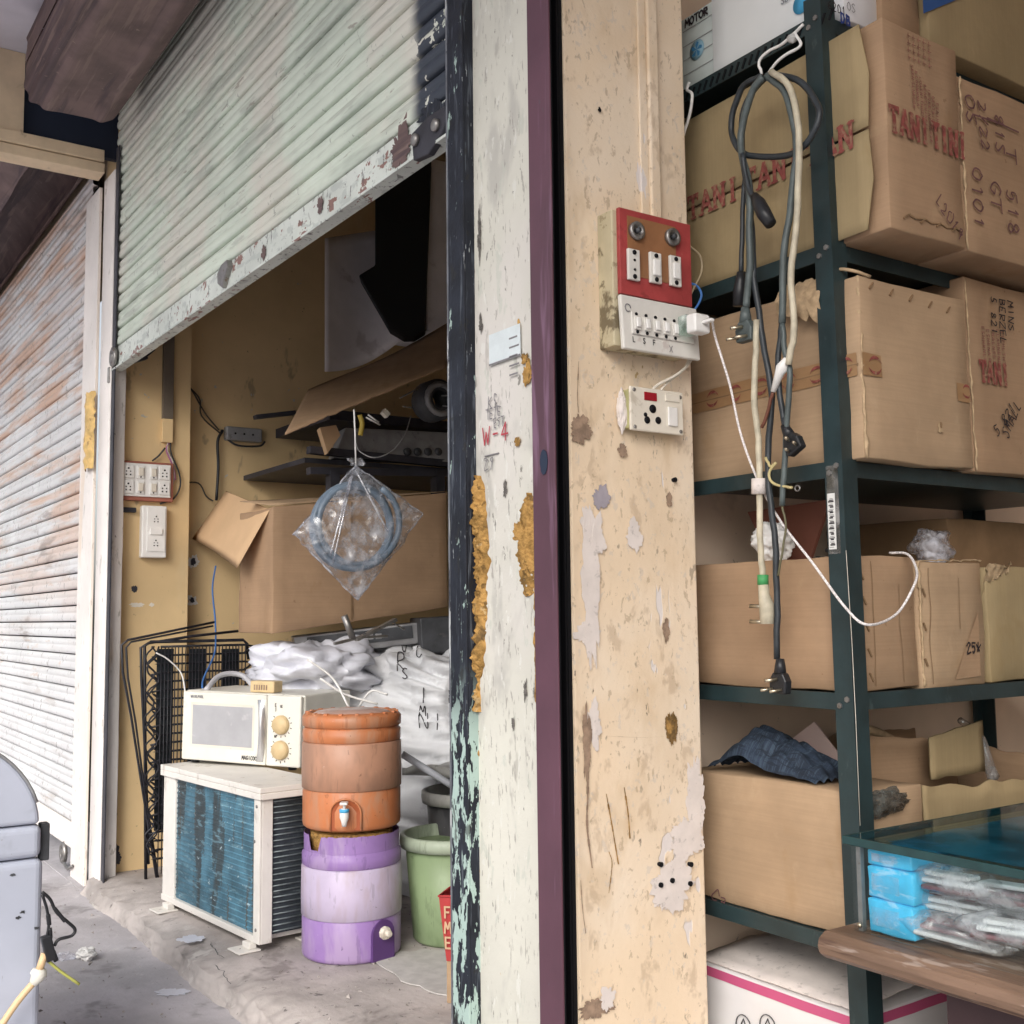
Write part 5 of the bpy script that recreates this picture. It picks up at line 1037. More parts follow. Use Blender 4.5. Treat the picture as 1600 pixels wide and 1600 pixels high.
for k, z in enumerate(ZS):
    xr = postx(z)+.016; bolts(z)
    mb = MB(); mb.box((SXB+.002, SY+.006, z-.006), (xr-.006, SYE-.002, z)); tr = mb.build('shelf_plate', G, t)
    mb = MB(); mb.box((SXB+.052, SY, z-.034), (xr-.03, SY+.005, z+.002)); mb.build('end_lip', G, t, bevel=.001)
    mb = MB(); mb.box((xr-.005, SY+.05, z-.034), (xr, SYE, z+.002)); mb.build('front_lip', G, t, bevel=.001)
    if k == 4:
        for j in range(26):
            x = SXB+.03+j*.022; mb = MB(); mb.bar((x, SY-.0015, z-.030), (x+.012, SY-.0015, z-.008), .006, .002, (0,1,0)); mb.build('slot', MT['black'], t)
z0, z1 = at(1310, 858, Y=SY).z, at(1310, 770, Y=SY).z
xc = postx(1.4)-.004
MT['tape'] = clear('clear_tape', (.9,.9,.9), .25, (.7,.7,.7), .1, .15)
mb = MB(); mb.box((xc-.018, SY-.0052, z0-.01), (xc+.014, SY-.0045, z1+.06)); mb.build('clear_tape', MT['tape'], p0)
mb = MB(); mb.box((xc-.016, SY-.0060, z0), (xc+.004, SY-.0053, z1)); lb = mb.build('barcode_label', flat('label_white', (.72,.72,.70), .5), p0)
for k in range(28):
    zz = z0+.004+(z1-z0-.012)*k/28; mb = MB(); mb.box((xc-.014+(k*7 % 5)*.0012, SY-.0066, zz), (xc-.002+(k*3 % 4)*.001, SY-.0061, zz+.0008+.0012*((k*5) % 3))); mb.build('bar', INK, p0)

# ================================================================ cartons on the rack
def carton(name, label, lo, hi, mat, seed, amp=.004, seg=.05, grp=None, top=True):
    t = thing(name, label, 'carton', ((lo[0]+hi[0])/2, (lo[1]+hi[1])/2, lo[2]), group=grp)
    mb = MB(); D = softbox(mb, lo, hi, seg=seg, amp=amp, freq=5, seed=seed, top=top); mb.build('body', mat, t); return t, D
RED = MT['redink'] = M('faded_red_print', (.25,.065,.055), .8, var=.25, vs=60, bump=None, layers=[((.33,.21,.13), 70, .48, .14, .75)])
CG = 'cartons on the shelf rack'
def staples(t, D, pts, mat=None):
    for p, d in pts: mb = MB(); p = D(V(p)); mb.bar(p-V(d)*.011, p+V(d)*.011, .0035, .0035); mb.build('staple', mat or MT['carddark'], t)
def edge_strip(t, a, b, wd, mat, seed, n=40):
    """frayed paper edge along a fold"""
    a = V(a); b = V(b); mb = MB(); pts = [a.lerp(b, k/n)+nzv((k*.5, seed, 0), 1)*.0035 for k in range(n+1)]; mb.tube(pts, wd*.55, 6, taper=lambda s: .5+1.3*abs(nz((s*23, seed, 2)))); return mb.build('frayed_edge', mat, t)
XA = -1.452
# row 1
zA = ZS[3]+.003; zAt = 2.60
t, D = carton('carton', 'big carton with red lettering and gaping flap, left one on the fourth shelf', (-2.09, 1.968, zA), (XA, 2.233, zAt), MT['card'], 21, grp=CG)
zsm = at(1300, 226, Y=1.95).z
def flp(z0, z1, name, yo, mat):
    mb = MB()
    def fn(u, v):
        x = -2.10+u*(.62); z = z0+(z1-z0)*v
        return (x+(.014*(1-abs(2*v-1)) if u > .99 else 0)-.012*abs(z-zsm)/.2*(u > .99), 1.960-.016*u*u-yo+.003*nz((u*5, v*3, 4)), z)
    mb.grid(fn, 16, 8, thick=(0, .004, 0)); return mb.build(name, mat, t)
f1 = flp(zsm+.004, zAt-.004, 'upper_flap', 0, MT['card2']); f2 = flp(zA+.003, zsm-.004, 'lower_flap', .0, MT['card2'])
DF = lambda p: V((p.x, 1.9595-.016*max(0, min(1, (p.x+2.10)/.62))**2+.003*nz((max(0, min(1, (p.x+2.10)/.62))*5, .5, 4)), p.z))

x = -2.05
for k in range(3): write('print', 'TANI' if k < 2 else 'TAN', (x, 1.95, zsm-.028), X1, Z1, .056, .011, RED, t, asp=.62, gap=.35, off=.0045, D=DF, serif=True); x += .225 if False else .20
c = at(1388, 196, X=XA)
c = at(1342, 196, X=XA)
write('print', 'TANI', V((XA, 1.972, at(1410, 195, X=XA).z-.028)), Y1, Z1, .056, .0115, RED, t, asp=.52, gap=.25, off=.005, D=D, serif=True)
write('print', 'TINI', V((XA, 2.125, at(1410, 195, X=XA).z-.028)), Y1, Z1, .056, .0115, RED, t, asp=.46, gap=.25, off=.005, D=D, serif=True)
PR = MT['fineprint'] = M('brown_fine_print', (.27,.12,.09), .8, var=.3, vs=80, bump=None)
for k in range(7):
    n = (12, 10, 15, 14, 15, 11, 10)[k]; y = 2.058+k*.0145
    write('fine_print', ''.join(random.choice('EHNORSTAIL ') for _ in range(n)), (XA, y, zsm+.16-.01*k), -Z1, Y1, .008, .0019, PR, t, off=.004, D=D, asp=.7, gap=.6)
mb = MB()
for r in range(4):
    for k in range(5):
        y = 2.05+k*.018; z = zsm+.175+r*.016; mb.add([D(V((XA, y+q[0], z+q[1])))+V((.004,0,0)) for q in ((0,0),(.012,0),(.012,.0018),(0,.0018))], [(0,1,2,3)]); mb.add([D(V((XA, y+q[0], z+q[1])))+V((.004,0,0)) for q in ((.003,-.004),(.005,-.004),(.005,.008),(.003,.008))], [(0,1,2,3)])
mb.build('fine_print', PR, t)
PEN = MT['pen'] = M('brown_pen', (.15,.07,.07), .7, var=.2, vs=60, bump=None)
write('handwriting', 'L2019', (XA, 2.115, 2.215), (0, .72, -.62), (0, .62, .72), .03, .003, PEN, t, jit=.12, off=.005, D=D)
staples(t, D, [((XA+.003, 2.02+.055*k, 2.166), (0, .75, .5)) for k in range(4)])
mb = MB(); mb.tube([(XA+.004, 2.03+.055*k+.02*j, 2.166+.006*(1-j)) for k in range(4) for j in (0, 1)], .002, 5); mb.build('tear_line', MT['carddark'], t)
t, D = carton('carton', 'big carton with brown marker writing, right one on the fourth shelf', (-2.09, 2.242, zA), (XA-.004, 2.80, 2.545), MT['card'], 22, grp=CG)
edge_strip(t, (XA, 2.243, zA), (XA, 2.243, 2.54), .006, MT['cardedge'], 5)
for tx, y, z, h in (('OS', 2.258, 2.505, .045), ('|', 2.302, 2.50, .11), ('2/22', 2.31, 2.50, .036), ('|', 2.358, 2.50, .11), ('81S', 2.372, 2.485, .04), ('0101', 2.268, 2.33, .042), ('GT', 2.34, 2.315, .045), ('518', 2.405, 2.31, .045), ('T', 2.41, 2.41, .05)):
    write('handwriting', tx, (XA-.004, y, z), -Z1, Y1, h*.85, .0042, PEN, t, jit=.07, off=.0055, D=D, asp=.8)
# row 2
zB = ZS[2]+.003; XC = -1.537
t, D = carton('carton', 'carton sealed with red swirl printed tape, left one on the third shelf', (-2.09, 1.962, zB), (XC, 2.350, 2.052), MT['card3'], 23, amp=.006, grp=CG)
edge_strip(t, (XC+.002, 1.966, zB), (XC-.004, 1.966, 2.05), .009, MT['cardedge'], 6)
TB = MT['browntape'] = M('brown_tape', (.34,.20,.10), .3, var=.08, vs=12, bump=None)
zt0 = at(1300, 578, Y=1.955).z; th_ = .05
mb = MB(); mb.grid(lambda u, v: D(V((-2.085+u*.54, 1.962, zt0-th_/2+v*th_)))+V((0, -.003, 0)), 14, 2); mb.build('tape', TB, t)
mb = MB(); mb.grid(lambda u, v: D(V((XC, 1.965+u*.062, zt0-th_/2+v*th_)))+V((.003, 0, 0)), 4, 2); mb.build('tape', TB, t)
mb = MB(); mb.grid(lambda u, v: D(V((XC, 2.30+u*.048, zt0-.022-th_/2+v*.042)))+V((.003, 0, 0)), 4, 2); mb.build('tape', TB, t)
mb = MB(); mb.grid(lambda u, v: D(V((-2.085+u*.545, 1.962, zt0-.0015+v*.003)))+V((0, -.0034, 0)), 14, 1); mb.build('seam', MT['carddark'], t)
def swirl(c, rx, r, off=.0045):
    mb = MB(); nm = V(rx).cross(Z1)
    for s in (0, math.pi):
        for j in range(14):
            def pt(j_, k): a = s+.2+j_/14*2.7; rr = r*(.62+.38*math.sin(j_/14*math.pi)**.5*(1 if k else .55)); rr = r*((1.0 if k else 1-.34*math.sin(j_/14*math.pi))-.12*j_/14); return D(V(c)+V(rx)*rr*math.cos(a)+Z1*rr*math.sin(a))+nm*off
            mb.add([pt(j, 0), pt(j+1, 0), pt(j+1, 1), pt(j, 1)], [(0,1,2,3)])
    return mb.build('swirl_print', RED, t)
for k in range(6): swirl((-1.575-.082*k, 1.962, zt0), X1, .021, .0055)
swirl((XC, 2.005, zt0), Y1, .023); swirl((XC, 2.335, zt0-.022), Y1, .017)
staples(t, D, [((XC+.003, 2.0+.07*k, 2.035-.004*k), (0, .6, .7)) for k in range(5)])
blob('dent', D(V((XC, 2.225, 1.735))), Y1, Z1, .008, .012, MT['cardedge'], t, 2, off=.004); blob('dent', D(V((XC, 2.225, 1.742))), Y1, Z1, .004, .007, MT['carddark'], t, 3, off=.0055)
c = at(1262, 470, Y=1.955)
mb = MB(); mb.grid(lambda u, v: V((c.x-.07+u*.13, 1.957-.035*math.sin(v*2.4)-.01*nz((u*6, v*6, 3), 1), 2.06-.09*v*(.6+.5*u)-.02*nz((u*9, v*2, 7), 1)+.012*(1-v))), 14, 10); mb.build('torn_flap', MT['cardedge'], t)
mb = MB(); mb.tube([(XC-.10, 1.958, 2.055), (XC-.05, 1.95, 2.072), (XC-.01, 1.96, 2.062), (XC+.003, 2.0, 2.052)], .004, 6, sub=4); mb.build('curled_edge', MT['cardedge'], t)
t, D = carton('carton', 'carton with black marker writing and red print, right one on the third shelf', (-2.09, 2.362, zB), (XC-.006, 2.95, 2.115), MT['card'], 24, grp=CG)
edge_strip(t, (XC, 2.364, zB), (XC-.006, 2.364, 2.11), .006, MT['cardedge'], 7)
for k, tx in enumerate(('57821', 'BERZEL', 'MINS')): write('handwriting', tx, (XC-.006, 2.46+.035*k, 2.08), -Z1, Y1, .022, .003, INK, t, jit=.08, off=.0055, D=D, asp=.7)
write('print', 'TANI', (XC-.006, 2.40, 1.865), Y1, Z1, .048, .010, RED, t, asp=.5, off=.005, D=D, serif=True)
for k in range(5): write('fine_print', ''.join(random.choice('EHNORSTAIL ') for _ in range(12)), (XC-.006, 2.42+.02*k, 2.0), -Z1, Y1, .010, .002, PR, t, off=.004, D=D, asp=.7, gap=.6)
write('handwriting', '57821', (XC-.006, 2.46, 1.735), (0, .75, .66), (0, -.66, .75), .028, .003, INK, t, jit=.08, off=.0055, D=D); write('handwriting', 'SMALL', (XC-.006, 2.50, 1.735), (0, .6, .8), (0, -.8, .6), .028, .003, INK, t, jit=.08, off=.0055, D=D)
def creases(t, D, x, lst):
    for y, za, zb_, w_ in lst:
        mb = MB(); n = 14
        for i in range(n):
            z0_, z1_ = za+(zb_-za)*i/n, za+(zb_-za)*(i+1)/n; ya, yb_ = y+.004*nz((z0_*14, y*9, 0)), y+.004*nz((z1_*14, y*9, 0))
            mb.add([D(V((x, ya-w_, z0_)))+V((.0035,0,0)), D(V((x, ya+w_, z0_)))+V((.0035,0,0)), D(V((x, yb_+w_, z1_)))+V((.0035,0,0)), D(V((x, yb_-w_, z1_)))+V((.0035,0,0))], [(0,1,2,3)])
        mb.build('crease', MT['carddark'], t)
# row 3
zC = ZS[1]+.003; XE = -1.588
t, D = carton('carton', 'plain scuffed carton, first from the pillar on the second shelf', (-2.09, 1.955, zC), (XE, 2.185, 1.442), MT['card'], 25, amp=.005, grp=CG)
edge_strip(t, (XE+.002, 1.985, zC), (XE, 1.975, 1.44), .004, MT['cardedge'], 8); staples(t, D, [((XE+.003, 2.0+.004*k, 1.40-.055*k), (0, .5, -.8)) for k in range(5)])
creases(t, D, XE, [(2.03, 1.16, 1.43, .0012), (2.125, 1.16, 1.38, .0010)])
t, D = carton('carton', 'crumpled carton with a frayed corner, middle one on the second shelf', (-2.09, 2.192, zC), (XE, 2.44, 1.435), MT['card3'], 26, amp=.007, grp=CG)
edge_strip(t, (XE+.004, 2.196, zC), (XE+.004, 2.192, 1.435), .008, MT['cardedge'], 9); edge_strip(t, (XE+.004, 2.193, 1.435), (XE+.002, 2.44, 1.44), .004, MT['cardedge'], 14)
staples(t, D, [((XE+.004, 2.205, 1.36-.075*k), (0, .4, -.8)) for k in range(3)])
write('handwriting', '25*', (XE, 2.355, 1.225), Y1, Z1, .024, .004, INK, t, jit=.1, off=.006, D=D)
mb = MB(); mb.add([D(V((XE, y, z)))+V((.004,0,0)) for y, z in ((2.31, 1.165), (2.41, 1.32), (2.415, 1.17))], [(0,1,2)]); mb.build('stain', MT['card'], t)
creases(t, D, XE, [(2.225, 1.16, 1.42, .0012), (2.335, 1.28, 1.40, .0010)])
t, D = carton('carton', 'carton with a crushed top corner, last one in view on the second shelf', (-2.09, 2.455, zC), (XE, 2.80, 1.425), MT['card2'], 27, amp=.007, grp=CG)
mb = MB(); mb.grid(lambda u, v: V((XE+.012-.02*v+.01*nz((u*6, v*5, 2), 1), 2.45+.10*u, 1.43-.07*v*(1-u*.6)-.02*nz((u*7, v*3, 1), 1))), 12, 8); mb.build('crushed_corner', MT['cardedge'], t)
crumple('paper_wad', 'white paper cone poking up from the first carton on the second shelf', (-1.86, 2.02, 1.49), (.05, .05, .055), 5, MT['white'], 'paper'); crumple('plastic_wrap', 'clear plastic wrap poking up behind the crushed carton on the second shelf', (-1.70, 2.41, 1.475), (.05, .06, .05), 9, MT['film2'], 'plastic wrap')
a, b_, c = at(1168, 800, Y=2.12), at(1296, 780, Y=2.12), at(1240, 866, Y=2.12)
mb = MB(); mb.prism([a, b_, c+V((.02,0,-.08)), c+V((-.05,0,-.06))], (0, .01, 0)); o = mb.build('red_card', M('dark_red_card', (.20,.075,.05), .7, var=.1)); tag(o, 'dark red brown card standing behind the first carton on the second shelf', 'card')
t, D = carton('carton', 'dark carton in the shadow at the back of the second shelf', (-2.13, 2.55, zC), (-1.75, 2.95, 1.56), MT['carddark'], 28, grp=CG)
for k, (x, y) in enumerate(((1290, 860), (1275, 872))): mb = MB(); mb.tube([at(x, y, Y=1.97), at(x+30, y-1, Y=1.99)], .004, 6); o = mb.build('black_pin', MT['blackp']); tag(o, ['upper black pin lying on the first carton behind the post', 'lower black pin lying on the first carton behind the post'][k], 'pin', 'black pins on a carton')
# row 4
zD = ZS[0]+.003; zDt = at(1240, 1226, Y=1.945).z
t, D = carton('carton', 'plain tan carton with a navy cloth on it, at the left of the lowest shelf', (-2.09, 1.945, zD), (-1.585, 2.17, zDt), MT['card3'], 29, grp=CG)
write('handwriting', 'C3', (at(1113, 1395, Y=1.945).x, 1.945, at(1113, 1400, Y=1.945).z), X1, Z1, .03, .003, PEN, t, jit=.1, off=.005, D=D, rot=-.6)
MT['cloth'] = M('navy_check_cloth', (.020, .032, .055), .85, var=.4, vs=20, layers=[((.05,.075,.11), (300,14,14), .52, .05, .8), ((.012,.018,.03), (14,260,14), .54, .05, .8)], bump=(60, .4))
mb = MB(); cl = at(1215, 1205, Y=2.02)
mb.grid(lambda u, v: V((cl.x-.17+.34*u, 1.955+.16*v, zDt+.006+(.075*math.sin(u*math.pi)**.8*(.45+.55*math.sin(v*2.6+.3))+.028*abs(nz((u*7, v*6, 2), 1)))*(.25+.75*math.sin(v*math.pi)**.5)+(.03*math.exp(-((u-.3)*6)**2)))), 46, 30); o = mb.build('navy_cloth', MT['cloth']); tag(o, 'crumpled navy checked cloth on the tan carton', 'cloth')
XI = -1.60; zIt = at(1450, 1225, X=XI).z
t = thing('carton', 'torn open carton with ragged rim, right side of the lowest shelf', 'carton', (-1.85, 2.5, zD), group=CG)
def wall(p, q, h, seed, name, mat, th=(.006, 0, 0), drop=.0):
    p = V(p); q = V(q); mb = MB(); mb.grid(lambda u, v: p.lerp(q, u)+V((.006*nz((u*5, v*4, seed), 1), .006*nz((u*5, v*3, seed+9), 1), v*(h+.018*nz((u*9, 1, seed), 1)-drop*math.sin(u*math.pi)))), 36, 8, thick=th); return mb.build(name, mat, t)
wall((XI, 2.19, zD), (XI, 2.85, zD), zIt-zD, 1, 'front_side', MT['card2'], drop=.02); wall((-2.1, 2.19, zD), (XI, 2.19, zD), zIt-zD-.01, 2, 'end_side', MT['card3'], (0,.006,0))
wall((-2.1, 2.19, zD), (-2.1, 2.85, zD), .34, 3, 'back_side', MT['card']); wall((-2.1, 2.85, zD), (XI, 2.85, zD), .30, 4, 'end_side', MT['card'], (0,-.006,0))
mb = MB(); mb.box((-2.1, 2.19, zD+.001), (XI, 2.85, zD+.006)); mb.build('bottom', MT['carddark'], t)
t = thing('carton', 'brown carton with a wide open mouth deep on the lowest shelf', 'carton', (-2.0, 2.6, zD), group=CG)
zz = at(1450, 1135, X=-1.85).z
mb = MB(); mb.grid(lambda u, v: V((-1.86+.10*v*math.sin(u*3)+.02*nz((u*4, v*3, 1), 1), 2.24+.45*u, zD+.1+v*(zz-zD-.1+.02*nz((u*8, 0, 3), 1)-.10*u*u))), 30, 10, thick=(-.006,0,0)); mb.build('flap', MT['card'], t)
mb = MB(); mb.tube([V((-1.86, 2.24+.45*k/20, zz+.012*math.sin(k*.4)-.12*(k/20)**2)) for k in range(21)], .012, 7); mb.build('rolled_rim', MT['cardedge'], t)
a = at(1430, 1180, X=-1.75); mb = MB(); mb.grid(lambda u, v: V((-1.72, a.y+.02+.22*u, zIt-.02+v*(.10+.03*u)+.006*nz((u*5, v*3, 4), 1))), 8, 5, thick=(-.006,0,0)); mb.build('flap', MT['card2'], t)
mb = MB(); mb.tube([at(1500, 1125, X=-1.74), at(1530, 1150, X=-1.73), at(1545, 1195, X=-1.72), at(1552, 1215, X=-1.72)], .014, 7, sub=5, taper=lambda s: .6+.6*s); mb.build('loose_tape', MT['tape'], t)
c = at(1270, 1170, Y=2.15)
mb = MB(); mb.prism([at(1196, 1185, Y=2.16), at(1272, 1128, Y=2.16), at(1325, 1200, Y=2.16), at(1325, 1240, Y=2.16), at(1190, 1215, Y=2.16)], (0, .006, 0)); o = mb.build('pink_paper', M('pink_paper', (.62,.46,.42), .8, var=.06)); tag(o, 'pale pink paper sheet standing behind the navy cloth', 'paper')
crumple('plastic_wrap', 'grey plastic wrap in front of the torn carton above the glass counter', at(1375, 1255, X=-1.575), (.012, .10, .035), 3, clear('grey_wrap', (.6,.6,.6), .4, (.3,.32,.3), .06, .2), 'plastic wrap')
# bottom
zJ = at(1220, 1550, Y=1.95).z
t, D = carton('carton', 'white carton with a magenta border on the floor under the rack', (-2.09, 1.95, .103), (-1.60, 2.40, .478), M('white_printed_card', (.74,.72,.72), .6, var=.04, vs=6, bump=None), 30, amp=.003)
MG = flat('magenta_print', (.55,.10,.22), .5)
mb = MB(); mb.grid(lambda u, v: D(V((-2.088+u*.486, 1.95, .452+v*.022)))+V((0,-.002,0)), 10, 1); mb.build('border', MG, t)
mb = MB(); mb.grid(lambda u, v: D(V((-1.60, 1.952+u*.44, .452+v*.022)))+V((.002,0,0)), 10, 1); mb.build('border', MG, t)
for k in range(2):
    cx = at(1162+38*k, 1597, Y=1.945); mb = MB(); mb.tube([V((cx.x+.024*math.cos(q), 1.944, cx.z-.01+.026*math.sin(q))) for q in [j*math.pi/9 for j in range(18)]], .0014, 4, closed=True); mb.build('emblem', MT['dgrey'], t)
    mb = MB(); mb.tube([V((cx.x+.016*math.cos(q), 1.944, cx.z-.01+.017*math.sin(q))) for q in (math.pi/2, math.pi*7/6, math.pi*11/6)], .002, 4, closed=True); mb.build('emblem', MT['dgrey'], t)
mb = MB(); mb.grid(lambda u, v: V((-2.09+.48*u, 1.955+.42*v, .482+.035*math.sin(v*2.8)*math.sin(u*2+.5)+.006*nz((u*6, v*6, 1), 1))), 12, 12, thick=(0,0,.004)); mb.build('lid_flap', MT['bare'], t)
# top row
zE = ZS[4]+.003
MT['mint'] = M('mint_white_card', (.60,.66,.64), .55, var=.05, vs=8, bump=None)
a = at(1066, 60, Y=1.97); b_ = at(1124, 60, Y=1.97)
t, D = carton('small_box', 'pale box printed Motor with a blue fan emblem on the top shelf', (-2.10, 1.965, zE), (b_.x, 2.2, zE+.215), MT['mint'], 31, amp=.001, grp='boxes on the top shelf')
write('print', 'MOTOR', (at(1072, 42, Y=1.965).x, 1.965, at(1072, 44, Y=1.965).z), X1, Z1, .020, .0048, INK, t, asp=.75, gap=.15, off=.0025)
for py in (38, 62, 84, 108): z = at(1090, py, Y=1.965).z; mb = MB(); mb.box((a.x+.01, 1.9625, z), (b_.x-.004, 1.9632, z+.0016)); mb.build('print_line', MT['grey'], t)
BL = flat('blue_print', (.05,.22,.42), .5)
cz = at(1090, 78, Y=1.965)
mb = MB(); mb.lathe([(.026,0),(.026,.0008)], (cz.x, 1.9625, cz.z), 24, axis='y'); mb.build('fan_emblem', M('pale_blue_print', (.25,.42,.52), .5, var=.05), t)
for k in range(5):
    q = k*2*math.pi/5; u = V((math.cos(q), 0, math.sin(q))); w2 = V((-math.sin(q), 0, math.cos(q))); c = V((cz.x, 1.9612, cz.z)); mb = MB(); mb.add([c, c+u*.012+w2*.008, c+u*.020+w2*.004, c+u*.019-w2*.003], [(0,1,2,3)]); mb.build('fan_blade', BL, t)
a = b_.x+.003; b_ = at(1268, 60, Y=1.95)
t, D = carton('small_box', 'plain glossy white box with a blue disc beside the Motor box', (a, 1.94, zE), (b_.x, 2.2, zE+.21), M('gloss_white_card', (.72,.75,.76), .3, var=.03, bump=None), 32, amp=.001, grp='boxes on the top shelf')
c = at(1253, 6, Y=1.94); mb = MB(); mb.lathe([(.024,0),(.024,.0008)], (c.x, 1.9375, c.z), 24, axis='y'); mb.build('blue_disc', flat('cyan_print', (.06,.35,.62), .4), t)
write('print', 'SEAM', (at(1222, 10, Y=1.94).x, 1.94, at(1222, 8, Y=1.94).z), X1, Z1, .016, .003, flat('grey_ink', (.25,.27,.3)), t, off=.003)
xb = at(1290, 20, X=-1.60)
t, D = carton('small_box', 'white box with a handwritten number behind the rack post top', (-2.0, 2.0, zE), (-1.575, 2.13, zE+.2), M('white_card', (.72,.72,.74), .5, var=.03, bump=None), 33, amp=.001, grp='boxes on the top shelf')
write('handwriting', '6201', (-1.575, at(1292, 15, X=-1.575).y, at(1292, 14, X=-1.575).z), Y1, Z1, .02, .0026, INK, t, off=.003, jit=.05); write('print', 'OS', (-1.575, at(1322, 16, X=-1.575).y, at(1322, 16, X=-1.575).z), Y1, Z1, .02, .002, MT['grey'], t, off=.003)
write('print', 'DB', (-1.575, at(1312, 38, X=-1.575).y, at(1312, 36, X=-1.575).z), Y1, Z1, .024, .005, flat('navy_ink', (.03,.06,.25)), t, off=.003)
y0 = at(1378, 20, X=-1.56).y; y1 = at(1436, 20, X=-1.56).y
t, D = carton('small_box', 'plain brown box between the white box and the olive carton on top', (-2.0, y0, zE+.0), (-1.56, y1, zE+.3), MT['card'], 34, amp=.002, grp='boxes on the top shelf')
y2 = at(1640, 20, X=-1.54).y; zz = at(1500, 118, X=-1.54).z
t, D = carton('carton', 'olive carton with a blue printed top, last one on the top shelf', (-2.0, y1+.008, zE), (-1.54, y2+.1, zE+.5), MT['card2'], 35, amp=.003, grp='boxes on the top shelf')
mb = MB(); yb = at(1440, 8, X=-1.54).y; zb2 = at(1440, 22, X=-1.54).z; mb.add([D(V((-1.54, yb, zb2)))+V((.005,0,0)), D(V((-1.54, at(1500, 0, X=-1.54).y, at(1500, -2, X=-1.54).z)))+V((.005,0,0)), D(V((-1.54, at(1500, 0, X=-1.54).y, zE+.49)))+V((.005,0,0)), D(V((-1.54, yb, zE+.49)))+V((.005,0,0))], [(0,1,2,3)]); mb.build('blue_print', flat('royal_blue', (.03,.10,.30), .4), t)

# ================================================================ hanging flexes
YC = 1.865
h = lambda x, y, d=0: at(x, y, Y=YC+d)
BK = MT['flexblack'] = M('black_flex', (.030, .036, .042), .4, var=.25, vs=30, bump=None)
GRN = MT['flexgrey'] = M('grey_green_flex', (.085, .105, .105), .42, var=.2, vs=30, bump=None)
CRM = MT['flexcream'] = M('dirty_cream_flex', (.50, .45, .34), .5, var=.2, vs=20, bump=None)
def flex(mb, pts, r, d=0):
    P = spline([h(p[0], p[1], d+(p[2] if len(p) > 2 else 0)) for p in pts], 6); sd = random.random()*9
    P = [p+nzv(p, 9, sd)*.005+nzv(p, 26, sd)*.0022 if 2 < i < len(P)-3 else p for i, p in enumerate(P)]
    mb.tube(P, r, 8, taper=lambda s: 1+.08*nz((s*40, sd, 0)))
# string ties
for k, (pts, lab) in enumerate(((((1255, 38), (1238, 55), (1222, 70), (1203, 80), (1188, 95), (1190, 116)), 'white string knot tying the flex bundle to the top shelf'), (((1242, 52), (1250, 70), (1228, 85), (1212, 100), (1198, 118)), 'second white string looped round the flex bundle'))):
    mb = MB(); flex(mb, pts, .0035); mb.lathe([(.0,-.012),(.010,-.006),(.012,.004),(.0,.012)], h(1238, 60), 8); o = mb.build('string', MT['white']); tag(o, lab, 'string', 'strings on the shelf')
mb = MB(); flex(mb, ((1077, 128), (1073, 140), (1080, 148), (1077, 175), (1068, 212)), .004, .04); o = mb.build('string', MT['white']); tag(o, 'short white string hanging from the top shelf at the pillar', 'string', 'strings on the shelf')
# black flex with loops and a big three pin plug
t = thing('black_flex', 'looped black power flex whose three pin plug hangs lowest on the rack', 'power flex', h(1215, 1085))
mb = MB(); flex(mb, ((1190, 118), (1160, 140), (1142, 200), (1165, 240), (1210, 245), (1262, 225), (1282, 180), (1262, 140), (1225, 118), (1195, 122), (1165, 170), (1160, 230), (1172, 330), (1178, 420), (1186, 500), (1205, 600), (1200, 720), (1208, 800), (1212, 900), (1214, 1030)), .0075); mb.build('cord', BK, t)
def plug3(c, parent, ang, mat, s=1.0, side=-1):
    F_ = Matrix.Translation(c) @ Matrix.Rotation(ang, 4, 'Y')
    mb = MB(F_); mb.lathe([(.009*s,.036*s),(.012*s,.02*s),(.014*s,.004*s)], (0,0,0), 12); mb.build('strain_relief', mat, parent)
    mb = MB(F_); mb.prism([(-.014*s,-.010*s,.006*s),(.014*s,-.010*s,.006*s),(.024*s,-.010*s,-.012*s),(.022*s,-.010*s,-.040*s),(-.022*s,-.010*s,-.040*s),(-.024*s,-.010*s,-.012*s)], (0,.022*s,0)); mb.build('plug_body', mat, parent, bevel=.004, seg=3)
    for dx, dz, r in ((0, -.008, .0042), (-.013, -.030, .0034), (.013, -.030, .0034)):
        mb = MB(F_); mb.tube([(dx*s, -.010*s, dz*s), (dx*s+side*.012*s, -.034*s, dz*s-.004*s)], r*s, 8); mb.build('pin', M('brass_pin', (.55,.48,.36), .3, .9, var=.1, bump=None) if 'brass_pin' not in bpy.data.materials else bpy.data.materials['brass_pin'], parent)
plug3(h(1219, 1055), t, .05, MT['blackp'], 1.0)
# grey green flex, splits, plug up high
t = thing('grey_flex', 'grey green flex with a three pin plug hanging level with the switch board', 'power flex', h(1165, 530))
mb = MB(); flex(mb, ((1192, 120), (1172, 150), (1158, 220), (1170, 300), (1172, 400), (1168, 440), (1166, 480)), .0085, -.012); mb.build('cord', GRN, t)
plug3(h(1165, 506, -.012), t, 0, GRN, 1.05)
t = thing('grey_flex', 'thick grey flex hanging straight and splitting in two at mid height', 'power flex', h(1225, 780))
mb = MB(); flex(mb, ((1198, 118), (1228, 150), (1244, 220), (1234, 320), (1226, 400), (1222, 505)), .008, -.006); mb.build('cord', GRN, t)
mb = MB(); flex(mb, ((1222, 505), (1230, 560), (1236, 590), (1226, 700), (1222, 790)), .0065, -.006); mb.build('branch', GRN, t)
mb = MB(); flex(mb, ((1222, 505), (1216, 545), (1217, 600), (1222, 640), (1227, 668)), .0065, -.006); mb.build('branch', BK, t)
t = thing('black_plug', 'black three pin plug on a short flex beside the rack post', 'plug', h(1235, 715))
